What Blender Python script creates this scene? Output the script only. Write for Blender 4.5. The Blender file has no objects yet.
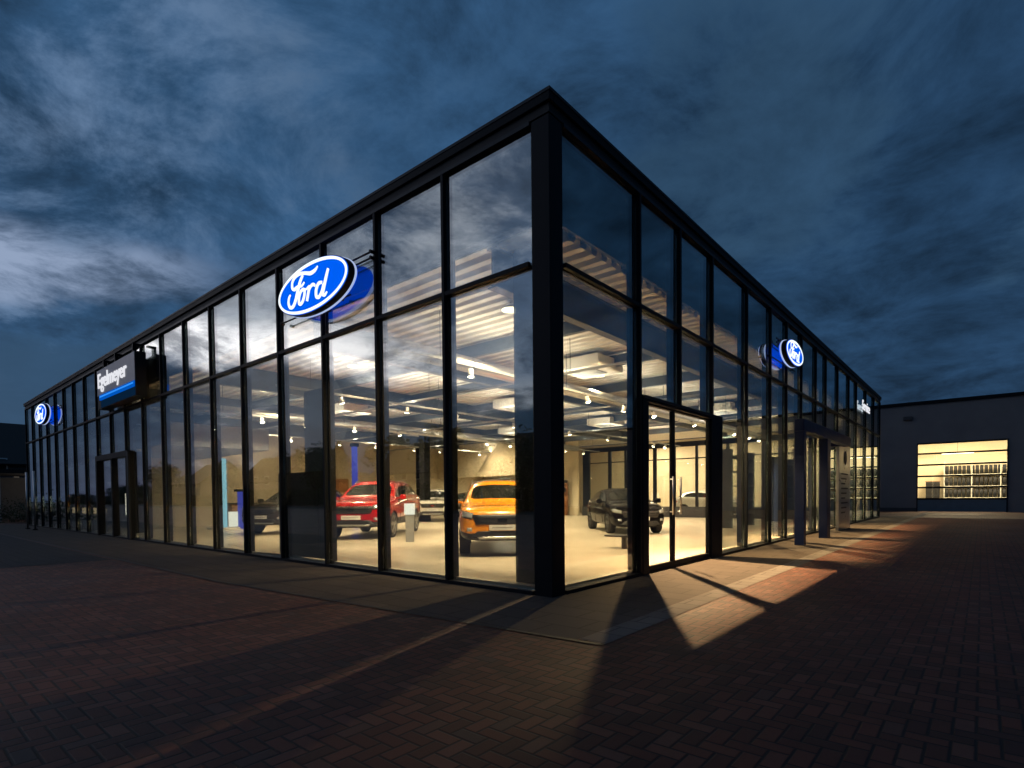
import bpy, bmesh, math, random
from mathutils import Vector, Matrix
from mathutils.bvhtree import BVHTree
random.seed(7)
S = bpy.context.scene
COL = S.collection
R = math.radians
PI = math.pi

# ------------------------------------------------------------------ materials
def new_mat(name):
    m = bpy.data.materials.new(name); m.use_nodes = True
    nt = m.node_tree; nt.nodes.clear()
    out = nt.nodes.new('ShaderNodeOutputMaterial')
    return m, nt, out

def N(nt, typ, **kw):
    n = nt.nodes.new(typ)
    for k, v in kw.items():
        if k in ('inp',):
            for i, val in v.items(): n.inputs[i].default_value = val
        else: setattr(n, k, v)
    return n

def L(nt, a, b): nt.links.new(a, b)

def math_n(nt, op, a, b=None, c=None, clamp=False):
    n = nt.nodes.new('ShaderNodeMath'); n.operation = op; n.use_clamp = clamp
    for i, v in enumerate((a, b, c)):
        if v is None: continue
        if isinstance(v, (int, float)): n.inputs[i].default_value = v
        else: nt.links.new(v, n.inputs[i])
    return n.outputs[0]

def mixc(nt, f, a, b, mode='MIX'):
    n = nt.nodes.new('ShaderNodeMix'); n.data_type = 'RGBA'; n.blend_type = mode
    for s, v in (('Factor', f), ('A', a), ('B', b)):
        sock = [i for i in n.inputs if i.name == s and i.enabled][0] if s == 'Factor' else [i for i in n.inputs if i.name == s and i.type == 'RGBA'][0]
        if isinstance(v, (int, float)): sock.default_value = v
        elif isinstance(v, tuple): sock.default_value = (*v[:3], 1)
        else: nt.links.new(v, sock)
    return [o for o in n.outputs if o.type == 'RGBA'][0]

def noise(nt, scale, detail=4, vec=None, rough=.55, dist=0.0):
    n = nt.nodes.new('ShaderNodeTexNoise'); n.inputs['Scale'].default_value = scale
    n.inputs['Detail'].default_value = detail; n.inputs['Roughness'].default_value = rough
    n.inputs['Distortion'].default_value = dist
    if vec is not None: nt.links.new(vec, n.inputs['Vector'])
    return n.outputs['Fac']

def ramp(nt, fac, stops):
    n = nt.nodes.new('ShaderNodeValToRGB')
    while len(n.color_ramp.elements) > 1: n.color_ramp.elements.remove(n.color_ramp.elements[-1])
    for i, (p, c) in enumerate(stops):
        e = n.color_ramp.elements[0] if i == 0 else n.color_ramp.elements.new(p)
        e.position = p; e.color = (*c, 1) if len(c) == 3 else c
    nt.links.new(fac, n.inputs[0]); return n.outputs[0]

def pbr(name, col, rough=.5, metal=0., var=.12, vscale=3., coat=0., bump=0., bscale=40., spec=.5, rvar=.08):
    """surface with a little procedural unevenness in colour, gloss and relief"""
    m, nt, out = new_mat(name)
    p = N(nt, 'ShaderNodeBsdfPrincipled')
    tc = N(nt, 'ShaderNodeTexCoord')
    f = noise(nt, vscale, 5, tc.outputs['Object'])
    lo = tuple(c*(1-var) for c in col); hi = tuple(min(1, c*(1+var)) for c in col)
    L(nt, ramp(nt, f, [(.3, lo), (.7, hi)]), p.inputs['Base Color'])
    L(nt, math_n(nt, 'MULTIPLY_ADD', f, rvar*2, rough-rvar, clamp=True), p.inputs['Roughness'])
    p.inputs['Metallic'].default_value = metal
    p.inputs['Specular IOR Level'].default_value = spec
    p.inputs['Coat Weight'].default_value = coat
    p.inputs['Coat Roughness'].default_value = .04
    if bump:
        b = N(nt, 'ShaderNodeBump'); b.inputs['Strength'].default_value = bump; b.inputs['Distance'].default_value = .01
        L(nt, noise(nt, bscale, 6, tc.outputs['Object']), b.inputs['Height']); L(nt, b.outputs[0], p.inputs['Normal'])
    L(nt, p.outputs[0], out.inputs[0]); return m

def emit(name, col, strength):
    m, nt, out = new_mat(name)
    e = N(nt, 'ShaderNodeEmission'); e.inputs[0].default_value = (*col, 1); e.inputs[1].default_value = strength
    L(nt, e.outputs[0], out.inputs[0]); return m

def glass(name, tint, f0, power=5., gloss=(1, 1, 1), wav=.004):
    """architectural glass: clear transmission plus Fresnel-weighted mirror, slightly wavy"""
    m, nt, out = new_mat(name)
    lw = N(nt, 'ShaderNodeLayerWeight'); lw.inputs[0].default_value = .5
    tc = N(nt, 'ShaderNodeTexCoord')
    fac = math_n(nt, 'POWER', lw.outputs['Facing'], power)
    fac = math_n(nt, 'MULTIPLY_ADD', fac, (1-f0), f0, clamp=True)
    t = N(nt, 'ShaderNodeBsdfTransparent'); t.inputs[0].default_value = (*tint, 1)
    g = N(nt, 'ShaderNodeBsdfGlossy'); g.inputs['Roughness'].default_value = .0; g.inputs[0].default_value = (*gloss, 1)
    b = N(nt, 'ShaderNodeBump'); b.inputs['Strength'].default_value = wav*10; b.inputs['Distance'].default_value = .02
    L(nt, noise(nt, .7, 1, tc.outputs['Object']), b.inputs['Height']); L(nt, b.outputs[0], g.inputs['Normal'])
    mx = N(nt, 'ShaderNodeMixShader'); L(nt, fac, mx.inputs[0]); L(nt, t.outputs[0], mx.inputs[1]); L(nt, g.outputs[0], mx.inputs[2])
    L(nt, mx.outputs[0], out.inputs[0]); return m

def paving_mat():
    """herringbone brick paving 200 x 100 mm, colour varies brick by brick, with worn and wet-dark areas"""
    m, nt, out = new_mat('brick_paving')
    p = N(nt, 'ShaderNodeBsdfPrincipled')
    tc = N(nt, 'ShaderNodeTexCoord')
    mp = N(nt, 'ShaderNodeMapping'); mp.inputs['Scale'].default_value = (10., 10., 1); mp.inputs['Rotation'].default_value = (0, 0, R(0))
    mp.inputs['Location'].default_value = (500.25, 500.4, 0)
    L(nt, tc.outputs['Object'], mp.inputs[0])
    sx = N(nt, 'ShaderNodeSeparateXYZ'); L(nt, mp.outputs[0], sx.inputs[0])
    u, v = sx.outputs[0], sx.outputs[1]
    i = math_n(nt, 'FLOOR', u); j = math_n(nt, 'FLOOR', v)
    fu = math_n(nt, 'FRACT', u); fv = math_n(nt, 'FRACT', v)
    d = math_n(nt, 'FLOORED_MODULO', math_n(nt, 'ADD', math_n(nt, 'SUBTRACT', i, j), .5), 4.)   # in 0.5,1.5,2.5,3.5
    is0 = math_n(nt, 'LESS_THAN', d, 1.); is1 = math_n(nt, 'COMPARE', d, 1.5, .3)
    is2 = math_n(nt, 'COMPARE', d, 2.5, .3); is3 = math_n(nt, 'GREATER_THAN', d, 3.)
    big = 9.
    left = math_n(nt, 'ADD', fu, math_n(nt, 'MULTIPLY', is1, big))
    right = math_n(nt, 'ADD', math_n(nt, 'SUBTRACT', 1., fu), math_n(nt, 'MULTIPLY', is0, big))
    bot = math_n(nt, 'ADD', fv, math_n(nt, 'MULTIPLY', is2, big))
    top = math_n(nt, 'ADD', math_n(nt, 'SUBTRACT', 1., fv), math_n(nt, 'MULTIPLY', is3, big))
    dist = math_n(nt, 'MINIMUM', math_n(nt, 'MINIMUM', left, right), math_n(nt, 'MINIMUM', bot, top))
    brick = N(nt, 'ShaderNodeMapRange'); brick.interpolation_type = 'SMOOTHSTEP'
    brick.inputs[1].default_value = .03; brick.inputs[2].default_value = .12; L(nt, dist, brick.inputs[0])
    bi = math_n(nt, 'SUBTRACT', i, is1); bj = math_n(nt, 'SUBTRACT', j, is2)
    cx = N(nt, 'ShaderNodeCombineXYZ'); L(nt, bi, cx.inputs[0]); L(nt, bj, cx.inputs[1])
    wn = N(nt, 'ShaderNodeTexWhiteNoise'); wn.noise_dimensions = '2D'; L(nt, cx.outputs[0], wn.inputs[0])
    col = ramp(nt, wn.outputs[0], [(0, (.066, .025, .016)), (.35, (.108, .034, .020)), (.7, (.145, .045, .026)), (.92, (.165, .066, .042)), (1, (.06, .036, .03))])
    wear = noise(nt, .35, 5, tc.outputs['Object'])
    fine = noise(nt, 60, 4, tc.outputs['Object'])
    col = mixc(nt, math_n(nt, 'MULTIPLY', wear, .35), col, (.05, .034, .028))
    st_ = N(nt, 'ShaderNodeMapRange'); st_.inputs[1].default_value = .55; st_.inputs[2].default_value = .72; L(nt, noise(nt, .9, 6, tc.outputs['Object'], .62, .8), st_.inputs[0])
    col = mixc(nt, math_n(nt, 'MULTIPLY', st_.outputs[0], .55), col, (.022, .016, .014))
    col = mixc(nt, math_n(nt, 'MULTIPLY', fine, .35), col, (.03, .02, .017))
    col = mixc(nt, brick.outputs[0], (.024, .016, .013), col)
    L(nt, col, p.inputs['Base Color'])
    L(nt, math_n(nt, 'MULTIPLY_ADD', wear, .3, .55), p.inputs['Roughness'])
    p.inputs['Specular IOR Level'].default_value = .25
    b = N(nt, 'ShaderNodeBump'); b.inputs['Strength'].default_value = .55; b.inputs['Distance'].default_value = .006
    h = math_n(nt, 'ADD', brick.outputs[0], math_n(nt, 'ADD', math_n(nt, 'MULTIPLY', fine, .25), math_n(nt, 'MULTIPLY', wn.outputs[0], .35)))
    L(nt, h, b.inputs['Height']); L(nt, b.outputs[0], p.inputs['Normal'])
    L(nt, p.outputs[0], out.inputs[0]); return m

def slab_mat(name, col, sx, sy, mortar=.012):
    m, nt, out = new_mat(name)
    p = N(nt, 'ShaderNodeBsdfPrincipled'); tc = N(nt, 'ShaderNodeTexCoord')
    br = N(nt, 'ShaderNodeTexBrick'); br.offset = 0.5
    br.inputs['Scale'].default_value = 1; br.inputs['Brick Width'].default_value = sx; br.inputs['Row Height'].default_value = sy
    br.inputs['Mortar Size'].default_value = mortar; br.inputs['Mortar Smooth'].default_value = .3
    L(nt, tc.outputs['Object'], br.inputs[0])
    br.inputs['Color1'].default_value = (*[c*.85 for c in col], 1); br.inputs['Color2'].default_value = (*[c*1.1 for c in col], 1)
    br.inputs['Mortar'].default_value = (*[c*.4 for c in col], 1)
    f = noise(nt, 1.3, 6, tc.outputs['Object']); f2 = noise(nt, 80, 3, tc.outputs['Object'])
    c = mixc(nt, math_n(nt, 'MULTIPLY', f, .55), br.outputs[0], tuple(x*.5 for x in col))
    c = mixc(nt, math_n(nt, 'MULTIPLY', f2, .3), c, tuple(x*.6 for x in col))
    L(nt, c, p.inputs['Base Color']); p.inputs['Roughness'].default_value = .8; p.inputs['Specular IOR Level'].default_value = .12
    b = N(nt, 'ShaderNodeBump'); b.inputs['Strength'].default_value = .5; b.inputs['Distance'].default_value = .005
    L(nt, math_n(nt, 'SUBTRACT', f2, br.outputs['Fac']), b.inputs['Height']); L(nt, b.outputs[0], p.inputs['Normal'])
    L(nt, p.outputs[0], out.inputs[0]); return m

M = {}
M['paving'] = paving_mat()
M['slab'] = slab_mat('pavement_slabs', (.082, .066, .056), .6, .4)
M['gutter'] = slab_mat('gutter_stone', (.15, .132, .118), 1.0, .3)
M['lane'] = slab_mat('parking_pavers', (.05, .049, .05), .2, .2, .01)
M['frame'] = pbr('dark_frame', (.005, .0065, .010), .55, .0, .2, 2, spec=.12)
M['frame_post'] = pbr('post_steel', (.006, .0065, .008), .5, .0, .15, 2, spec=.2)
M['fascia'] = pbr('roof_fascia', (.004, .006, .009), .55, .0, .2, 1.2, spec=.1)
M['recess'] = pbr('fascia_recess', (.004, .004, .005), .7)
M['trim'] = pbr('frame_trim', (.022, .025, .03), .5, .0, spec=.2)
M['glassL'] = glass('front_glass', (.81, .84, .81), .225, 4.0, (.90, .97, 1.0), .0015)
M['glassR'] = glass('side_glass', (.84, .865, .82), .205, 3.4, (.84, .95, 1.0), .0015)
M['doorglass'] = glass('door_glass', (.96, .97, .95), .05, 5)
M['spandrel'] = pbr('spandrel_panel', (.012, .016, .020), .6)
M['deck'] = pbr('roof_deck', (.74, .70, .64), .45, 0, .06, .5)
M['beam'] = pbr('steel_beam', (.045, .055, .07), .5, .1)
M['floor'] = None
M['cream'] = pbr('cream_wall', (.62, .53, .38), .8, 0, .05, .6, bump=.05)
M['white'] = pbr('white_paint', (.75, .74, .70), .5, 0, .04)
M['grey'] = pbr('grey_paint', (.28, .29, .30), .6, 0, .08)
M['dark'] = pbr('dark_panel', (.025, .026, .03), .55)
M['bluegrey'] = pbr('blue_grey_panel', (.06, .10, .13), .5)
M['wood'] = pbr('wood_front', (.33, .19, .09), .55, 0, .25, 6)
M['blueframe'] = pbr('blue_portal', (.004, .012, .055), .4, .0, .1, 1, spec=.3)
M['hallwall'] = None
M['chrome'] = pbr('chrome', (.7, .7, .7), .12, 1., .02)
M['alu'] = pbr('aluminium', (.5, .5, .5), .3, 1., .05)
M['rubber'] = pbr('tyre_rubber', (.012, .012, .012), .8)
M['plastic'] = pbr('black_plastic', (.014, .014, .015), .5)
M['carglass'] = pbr('car_glass', (.010, .013, .013), .05, 0, .02, coat=0., rvar=.01, spec=.4)
M['rim'] = pbr('alloy_rim', (.45, .45, .46), .25, .9)
M['rimdark'] = pbr('dark_rim', (.05, .05, .055), .3, .8)
M['lamp'] = pbr('headlamp', (.55, .58, .62), .08, .6, .02, coat=1)
M['red_lamp'] = pbr('tail_lamp', (.35, .01, .01), .15, 0, .02, coat=1)
M['plate'] = pbr('number_plate', (.72, .72, .70), .5)
M['e_blue'] = emit('sign_blue', (.0, .10, .80), 1.15)
M['e_blue2'] = emit('sign_blue_halo', (.0, .07, .75), 1.1)
M['e_white'] = emit('sign_white', (.86, .95, 1.0), 1.25)
M['e_edge'] = emit('sign_edge', (.45, .55, .85), .85)
M['e_text'] = emit('text_white', (.93, .94, 1.0), .85)
M['e_bluebar'] = emit('sign_bar_blue', (.0, .11, .62), .8)
M['e_bluebar2'] = emit('sign_bar_bright', (.03, .28, .95), 1.0)
M['e_bluelow'] = emit('sign_lower_blue', (.004, .022, .06), .6)
M['e_warm'] = emit('warm_lamp', (1, .82, .55), 6)
M['e_spot'] = emit('spot_lens', (1, .84, .6), 45)
M['e_cyan'] = emit('cyan_tower_light', (.45, .85, 1.0), 1.4)
M['e_neon'] = emit('neon_blue', (.16, .18, 1.0), .75)
M['e_glow'] = emit('white_glow', (1, .93, .78), 2.0)
M['e_cabinet'] = emit('cabinet_top_glow', (1, .74, .45), .8)  # weak warm glow put into the cabinet top
M['e_hall'] = emit('hall_tube', (1, .86, .6), 9)
M['box_grey'] = pbr('sign_box_grey', (.40, .40, .43), .5, .3)
M['roof_tile'] = pbr('dark_roof_tiles', (.022, .018, .018), .8, 0, .25, 4, bump=.4, bscale=8)
M['render'] = pbr('house_render', (.10, .10, .105), .85)
M['housewhite'] = pbr('house_white_trim', (.78, .76, .73), .7)
M['bark'] = pbr('bark', (.035, .028, .02), .9, 0, .3, 8)
M['window_dark'] = pbr('house_window', (.02, .025, .03), .1)
M['red_wood'] = pbr('warm_shelf', (.30, .13, .05), .6, 0, .3, 3)
M['pale_carton'] = pbr('pale_board', (.6, .58, .5), .7)

def floor_mat():
    m, nt, out = new_mat('showroom_tiles')
    p = N(nt, 'ShaderNodeBsdfPrincipled'); tc = N(nt, 'ShaderNodeTexCoord')
    br = N(nt, 'ShaderNodeTexBrick'); br.offset = 0.; br.inputs['Scale'].default_value = 1
    br.inputs['Brick Width'].default_value = 1.2; br.inputs['Row Height'].default_value = .6; br.inputs['Mortar Size'].default_value = .004
    br.inputs['Color1'].default_value = (.56, .49, .38, 1); br.inputs['Color2'].default_value = (.52, .455, .35, 1); br.inputs['Mortar'].default_value = (.36, .31, .24, 1)
    L(nt, tc.outputs['Object'], br.inputs[0])
    f = noise(nt, 1.1, 4, tc.outputs['Object'])
    L(nt, mixc(nt, math_n(nt, 'MULTIPLY', f, .25), br.outputs[0], (.43, .37, .28)), p.inputs['Base Color'])
    L(nt, math_n(nt, 'MULTIPLY_ADD', f, .2, .22), p.inputs['Roughness'])
    L(nt, p.outputs[0], out.inputs[0]); return m
M['floor'] = floor_mat()

def hall_mat():
    m, nt, out = new_mat('hall_cladding')
    p = N(nt, 'ShaderNodeBsdfPrincipled'); tc = N(nt, 'ShaderNodeTexCoord')
    w = N(nt, 'ShaderNodeTexWave'); w.wave_type = 'BANDS'; w.bands_direction = 'X'; w.inputs['Scale'].default_value = 1.6
    L(nt, tc.outputs['Object'], w.inputs[0])
    f = noise(nt, .6, 5, tc.outputs['Object'])
    L(nt, ramp(nt, f, [(.3, (.11, .105, .11)), (.7, (.145, .14, .14))]), p.inputs['Base Color'])
    p.inputs['Roughness'].default_value = .6; p.inputs['Metallic'].default_value = .1
    b = N(nt, 'ShaderNodeBump'); b.inputs['Strength'].default_value = .06; b.inputs['Distance'].default_value = .02
    L(nt, w.outputs['Fac'], b.inputs['Height']); L(nt, b.outputs[0], p.inputs['Normal'])
    L(nt, p.outputs[0], out.inputs[0]); return m
M['hallwall'] = hall_mat()

def leaf_mat(name, a, b_):
    m, nt, out = new_mat(name)
    p = N(nt, 'ShaderNodeBsdfPrincipled'); tc = N(nt, 'ShaderNodeTexCoord')
    L(nt, ramp(nt, noise(nt, 1.2, 3, tc.outputs['Object']), [(.3, a), (.7, b_)]), p.inputs['Base Color'])
    p.inputs['Roughness'].default_value = .7
    L(nt, p.outputs[0], out.inputs[0]); return m
M['leaf'] = leaf_mat('leaves', (.018, .03, .012), (.045, .07, .025))

# ------------------------------------------------------------------ helpers
def tag(o, label=None, cat=None, group=None, kind=None):
    if label: o['label'] = label
    if cat: o['category'] = cat
    if group: o['group'] = group
    if kind: o['kind'] = kind
    return o

def empty(name, loc=(0, 0, 0), rz=0, label=None, cat=None, group=None):
    o = bpy.data.objects.new(name, None); COL.objects.link(o)
    o.empty_display_size = .3
    o.location = loc; o.rotation_euler = (0, 0, rz); return tag(o, label, cat, group)

class MB:
    def __init__(s): s.bm = bmesh.new()
    def box(s, x0, x1, y0, y1, z0, z1, bev=0):
        v = [s.bm.verts.new(c) for c in ((x0, y0, z0), (x1, y0, z0), (x1, y1, z0), (x0, y1, z0), (x0, y0, z1), (x1, y0, z1), (x1, y1, z1), (x0, y1, z1))]
        fs = [s.bm.faces.new([v[i] for i in f]) for f in ((3, 2, 1, 0), (4, 5, 6, 7), (0, 1, 5, 4), (1, 2, 6, 5), (2, 3, 7, 6), (3, 0, 4, 7))]
        if bev:
            es = list({e for f in fs for e in f.edges})
            bmesh.ops.bevel(s.bm, geom=es, offset=bev, segments=2, affect='EDGES', profile=.6)
        return s
    def cyl(s, a, b, r0, r1=None, n=12, cap=True):
        a, b = Vector(a), Vector(b); r1 = r0 if r1 is None else r1
        d = (b-a).normalized(); t = Vector((0, 0, 1)) if abs(d.z) < .9 else Vector((1, 0, 0))
        e1 = d.cross(t).normalized(); e2 = d.cross(e1)
        A = [s.bm.verts.new(a+(e1*math.cos(2*PI*k/n)+e2*math.sin(2*PI*k/n))*r0) for k in range(n)]
        B = [s.bm.verts.new(b+(e1*math.cos(2*PI*k/n)+e2*math.sin(2*PI*k/n))*r1) for k in range(n)]
        for k in range(n): s.bm.faces.new((A[k], A[(k+1) % n], B[(k+1) % n], B[k]))
        if cap: s.bm.faces.new(A[::-1]); s.bm.faces.new(B)
        return s
    def prism(s, pts, h0, h1, fn):
        """polygon pts (2D) extruded from h0 to h1, fn(u,v,h)->xyz"""
        A = [s.bm.verts.new(fn(u, v, h0)) for u, v in pts]; B = [s.bm.verts.new(fn(u, v, h1)) for u, v in pts]
        n = len(pts)
        s.bm.faces.new(A[::-1]); s.bm.faces.new(B)
        for k in range(n): s.bm.faces.new((A[k], A[(k+1) % n], B[(k+1) % n], B[k]))
        return s
    def poly(s, pts): s.bm.faces.new([s.bm.verts.new(p) for p in pts]); return s
    def build(s, name, mat, parent=None, smooth=False):
        bmesh.ops.recalc_face_normals(s.bm, faces=s.bm.faces)
        me = bpy.data.meshes.new(name); s.bm.to_mesh(me); s.bm.free()
        if smooth:
            for p in me.polygons: p.use_smooth = True
        o = bpy.data.objects.new(name, me); COL.objects.link(o)
        if mat: me.materials.append(mat)
        if parent: o.parent = parent
        return o

def boxo(name, mat, parent, *b, bev=0): return MB().box(*b, bev=bev).build(name, mat, parent)

def eval_mesh(o):
    dg = bpy.context.evaluated_depsgraph_get(); dg.update()
    return bpy.data.meshes.new_from_object(o.evaluated_get(dg))

def text_obj(name, body, size, mat, parent, mtx, width=None, ext=.012):
    c = bpy.data.curves.new(name, 'FONT'); c.body = body; c.size = size; c.extrude = ext; c.align_x = 'CENTER'; c.align_y = 'CENTER'; c.offset = .004
    t = bpy.data.objects.new(name+'_tmp', c); COL.objects.link(t)
    me = eval_mesh(t); bpy.data.objects.remove(t)
    if width:
        xs = [v.co.x for v in me.vertices]; k = width/(max(xs)-min(xs))
        for v in me.vertices: v.co.x *= k
    me.transform(mtx); me.materials.clear(); me.materials.append(mat)
    o = bpy.data.objects.new(name, me); COL.objects.link(o)
    if parent: o.parent = parent
    return o

def tree_copy(o, parent=None):
    c = o.copy(); COL.objects.link(c); c.parent = parent
    for ch in list(o.children): tree_copy(ch, c)
    return c

# ------------------------------------------------------------------ camera
f_px, cy, az, pitch, roll = 552.963, 511.145, 2.27527451, -.0270380, -.00932875
fw = Vector((math.cos(az)*math.cos(pitch), math.sin(az)*math.cos(pitch), math.sin(pitch)))
r0 = Vector((math.sin(az), -math.cos(az), 0)); u0 = r0.cross(fw)
rr = r0*math.cos(roll)+u0*math.sin(roll); uu = -r0*math.sin(roll)+u0*math.cos(roll)
cd = bpy.data.cameras.new('camera'); cam = bpy.data.objects.new('camera', cd); COL.objects.link(cam)
mm = Matrix((rr, uu, -fw)).transposed().to_4x4(); mm.translation = Vector((4.18337, -5.69278, 1.3)); cam.matrix_world = mm
cd.sensor_width = 36; cd.lens = f_px/1024*36; cd.shift_y = (cy-384)/1024; cd.clip_end = 3000; cd.clip_start = .05
S.camera = cam

# ------------------------------------------------------------------ ground
XL, YR = -33.9, 29.4           # far ends of the two glass fronts
def sheet(name, mat, x0, x1, y0, y1, z, kind='structure'):
    o = MB().poly(((x0, y0, z), (x1, y0, z), (x1, y1, z), (x0, y1, z))).build(name, mat); return tag(o, kind=kind)
sheet('ground', M['paving'], -600, 600, -600, 600, 0)
# pavement slabs along both fronts (L-shape) and pale gutter line
pv = MB(); pv.poly(((-36, -2.12, .006), (-5, -2.06, .006), (1.42, -1.56, .006), (1.42, 31, .006), (0.02, 31, .006), (.02, -.02, .006), (-36, -.02, .006)))
tag(pv.build('pavement', M['slab']), kind='structure')
sheet('gutter_strip', M['gutter'], 1.424, 1.70, -1.53, 38.5, .006)
kb = MB(); kb.poly(((-36, -2.20, .009), (-5, -2.14, .009), (1.70, -1.60, .009), (1.70, -1.545, .009), (1.42, -1.568, .009), (-5, -2.068, .009), (-36, -2.128, .009))); tag(kb.build('kerb', M['recess']), kind='structure')
sheet('parking_lane', M['lane'], -70, -10.2, -4.3, -2.21, .004)
sheet('street', M['lane'], -300, 300, -34, -26, .004)

# ------------------------------------------------------------------ showroom building
B = empty('showroom_building', (0, 0, 0), 0, 'dark framed glass showroom with flat black roof edge filling the picture', 'building')
ZT, ZG, ZR = 4.29, 6.03, 6.345
MXL = [-1.91, -3.57, -5.23, -6.92, -8.63, -10.34, -12.06, -13.8, -15.5, -17.2, -18.85, -20.55, -22.25, -23.95, -25.6, -27.25, -28.9, -30.55, -32.2, -33.84]
MYR = [2.35, 3.88, 5.43, 7.58, 9.45, 10.98, 12.64, 14.51, 16.02, 18.08, 20.34, 22.11, 24.62, 27.1, 29.3]
MYL_ = [-.27]+MXL
# corner column
boxo('corner_column', M['frame'], B, -.25, .035, -.035, .25, 0, 6.06, bev=.008)
# roof edge: cap, dark recess, head frame
rf = MB(); rf.box(XL-.1, .07, -.07, .02, 6.20, ZR, bev=.008); rf.box(-.02, .07, .022, YR+.1, 6.20, ZR, bev=.008)
rf.build('roof_edge', M['fascia'], B); boxo('drip_edge', M['trim'], B, XL-.11, .078, -.078, -.072, ZR-.035, ZR+.004); boxo('drip_edge', M['trim'], B, .072, .078, -.071, YR+.1, ZR-.035, ZR+.004)
rc = MB(); rc.box(XL, .03, -.03, .06, 6.085, 6.198); rc.box(-.06, .03, .062, YR, 6.085, 6.198); rc.build('recess', M['recess'], B)
hf = MB(); hf.box(XL, -.272, -.05, .06, ZG, 6.083); hf.box(-.06, .05, .272, YR, ZG, 6.083); hf.build('head_frame', M['trim'], B)
sf = MB(); sf.box(XL, -.272, -.05, .10, .0, .055); sf.box(-.10, .05, .272, 2.6, .0, .055); sf.box(-.10, .05, 5.95, YR, .0, .055); sf.build('sill_frame', M['frame'], B)
si = MB(); si.box(XL, -.272, .10, .22, .0, .09); si.box(-.22, -.10, .272, 2.6, 0, .09); si.box(-.22, -.10, 5.95, YR, 0, .09); si.build('floor_channel', M['pale_carton'], B)
boxo('roof', M['fascia'], B, XL, -.07, .07, YR, 6.15, 6.30)
# mullions
ml = MB().box(-.026, .026, -.055, .012, .056, ZG).build('mullion', M['frame'], B); ml.location = (MXL[0], 0, 0)
mp = MB().box(-.045, .045, .042, .165, .056, ZG).build('post', M['frame_post'], B); mp.location = (MXL[0], 0, 0)
for x in MXL[1:]:
    c = ml.copy(); COL.objects.link(c); c.location.x = x
    c = mp.copy(); COL.objects.link(c); c.location.x = x
mr = MB().box(-.012, .055, -.026, .026, .056, ZG).build('mullion', M['frame'], B); mr.location = (0, MYR[0], 0)
mq = MB().box(-.17, -.042, -.05, .05, .056, ZG).build('post', M['frame_post'], B); mq.location = (0, MYR[0], 0)
mr2 = MB().box(-.012, .055, -.03, .03, 2.905, ZG).build('mullion', M['frame'], B); mr2.location = (0, MYR[1], 0)
mq2 = MB().box(-.20, -.042, -.055, .055, 2.905, ZG).build('post', M['frame_post'], B); mq2.location = (0, MYR[1], 0)
c = mr2.copy(); COL.objects.link(c); c.location.y = MYR[2]
c = mq2.copy(); COL.objects.link(c); c.location.y = MYR[2]
for y in MYR[3:]:
    c = mr.copy(); COL.objects.link(c); c.location.y = y
    c = mq.copy(); COL.objects.link(c); c.location.y = y
# transoms, one per bay, and panes
def bays(lst): return list(zip(lst[:-1], lst[1:]))
for a, b in bays(MYL_):
    boxo('transom', M['frame'], B, b+.032, a-.032, -.05, .012, ZT-.03, ZT+.03)
    boxo('transom', M['trim'], B, b+.047, a-.047, .042, .12, ZT-.03, ZT+.026)
for i, (a, b) in enumerate(bays([.27]+MYR)):
    boxo('transom', M['frame'], B, -.012, .05, a+.032, b-.032, ZT-.03, ZT+.03)
    boxo('transom', M['trim'], B, -.12, -.042, a+.047, b-.047, ZT-.03, ZT+.026)
rnd = random.Random(3)
def pane(side, a, b, z0, z1, mat):
    """each pane is set a hair out of true, as real glazing is"""
    w = abs(b-a); c0 = (a+b)/2
    m = MB().box(-w/2, w/2, -.014, .014, -(z1-z0)/2, (z1-z0)/2)
    o = m.build('glass_pane', mat, B)
    if side == 'L': o.location = (c0, .027, (z0+z1)/2); rz = 0
    else: o.location = (-.027, c0, (z0+z1)/2); rz = PI/2
    o.rotation_euler = (R(rnd.uniform(-.2, .2)), R(0), rz+R(rnd.uniform(-.16, .16)))
    return o
for a, b in bays(MYL_):
    if (a, b) == (-17.2, -18.85): pass
    pane('L', b+.02, a-.02, .06, ZT, M['glassL']); pane('L', b+.02, a-.02, ZT, ZG, M['glassL'])
for i, (a, b) in enumerate(bays([.27]+MYR)):
    lo = .06 if i not in (1, 2) else 2.905
    if lo < 1 or True: pane('R', a+.02, b-.02, lo, ZT, M['glassR'])
    pane('R', a+.02, b-.02, ZT, ZG, M['glassR'])
# spandrel behind the top glass and roof deck
sp = MB(); sp.box(XL+.05, -.30, .26, .32, 5.02, 6.08); sp.box(-.32, -.26, .33, YR-.1, 5.02, 6.08); sp.build('spandrel', M['spandrel'], B)
dk = MB(); y = .33; prof = []; z0, z1 = 4.93, 5.06
while y < YR-.3:
    prof += [(y, z0), (y+.13, z0), (y+.17, z1), (y+.26, z1)]; y += .30
va = [dk.bm.verts.new((XL+.1, p[0], p[1])) for p in prof]; vb = [dk.bm.verts.new((-.33, p[0], p[1])) for p in prof]
for k in range(len(prof)-1): dk.bm.faces.new((va[k], va[k+1], vb[k+1], vb[k]))
dk.build('ceiling_deck', M['deck'], B)
bmn = []
for x in (-1.3, -6.2, -11.4, -16.6, -21.8):
    zb_ = 4.345 if x == -1.3 else 4.36
    bm_ = MB(); bm_.box(x-.09, x+.09, .36, 24.3, zb_, zb_+.02); bm_.box(x-.012, x+.012, .36, 24.3, zb_+.021, 4.90); bm_.box(x-.09, x+.09, .36, 24.3, 4.901, 4.922)
    
    bm_.build('roof_beam', M['beam'], B)
for y in (3.8, 6.9, 10.0, 13.1, 16.2, 19.2, 22.3):
    boxo('purlin', M['beam'], B, -24, -1.42, y-.06, y+.06, 4.6, 4.87)
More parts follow.
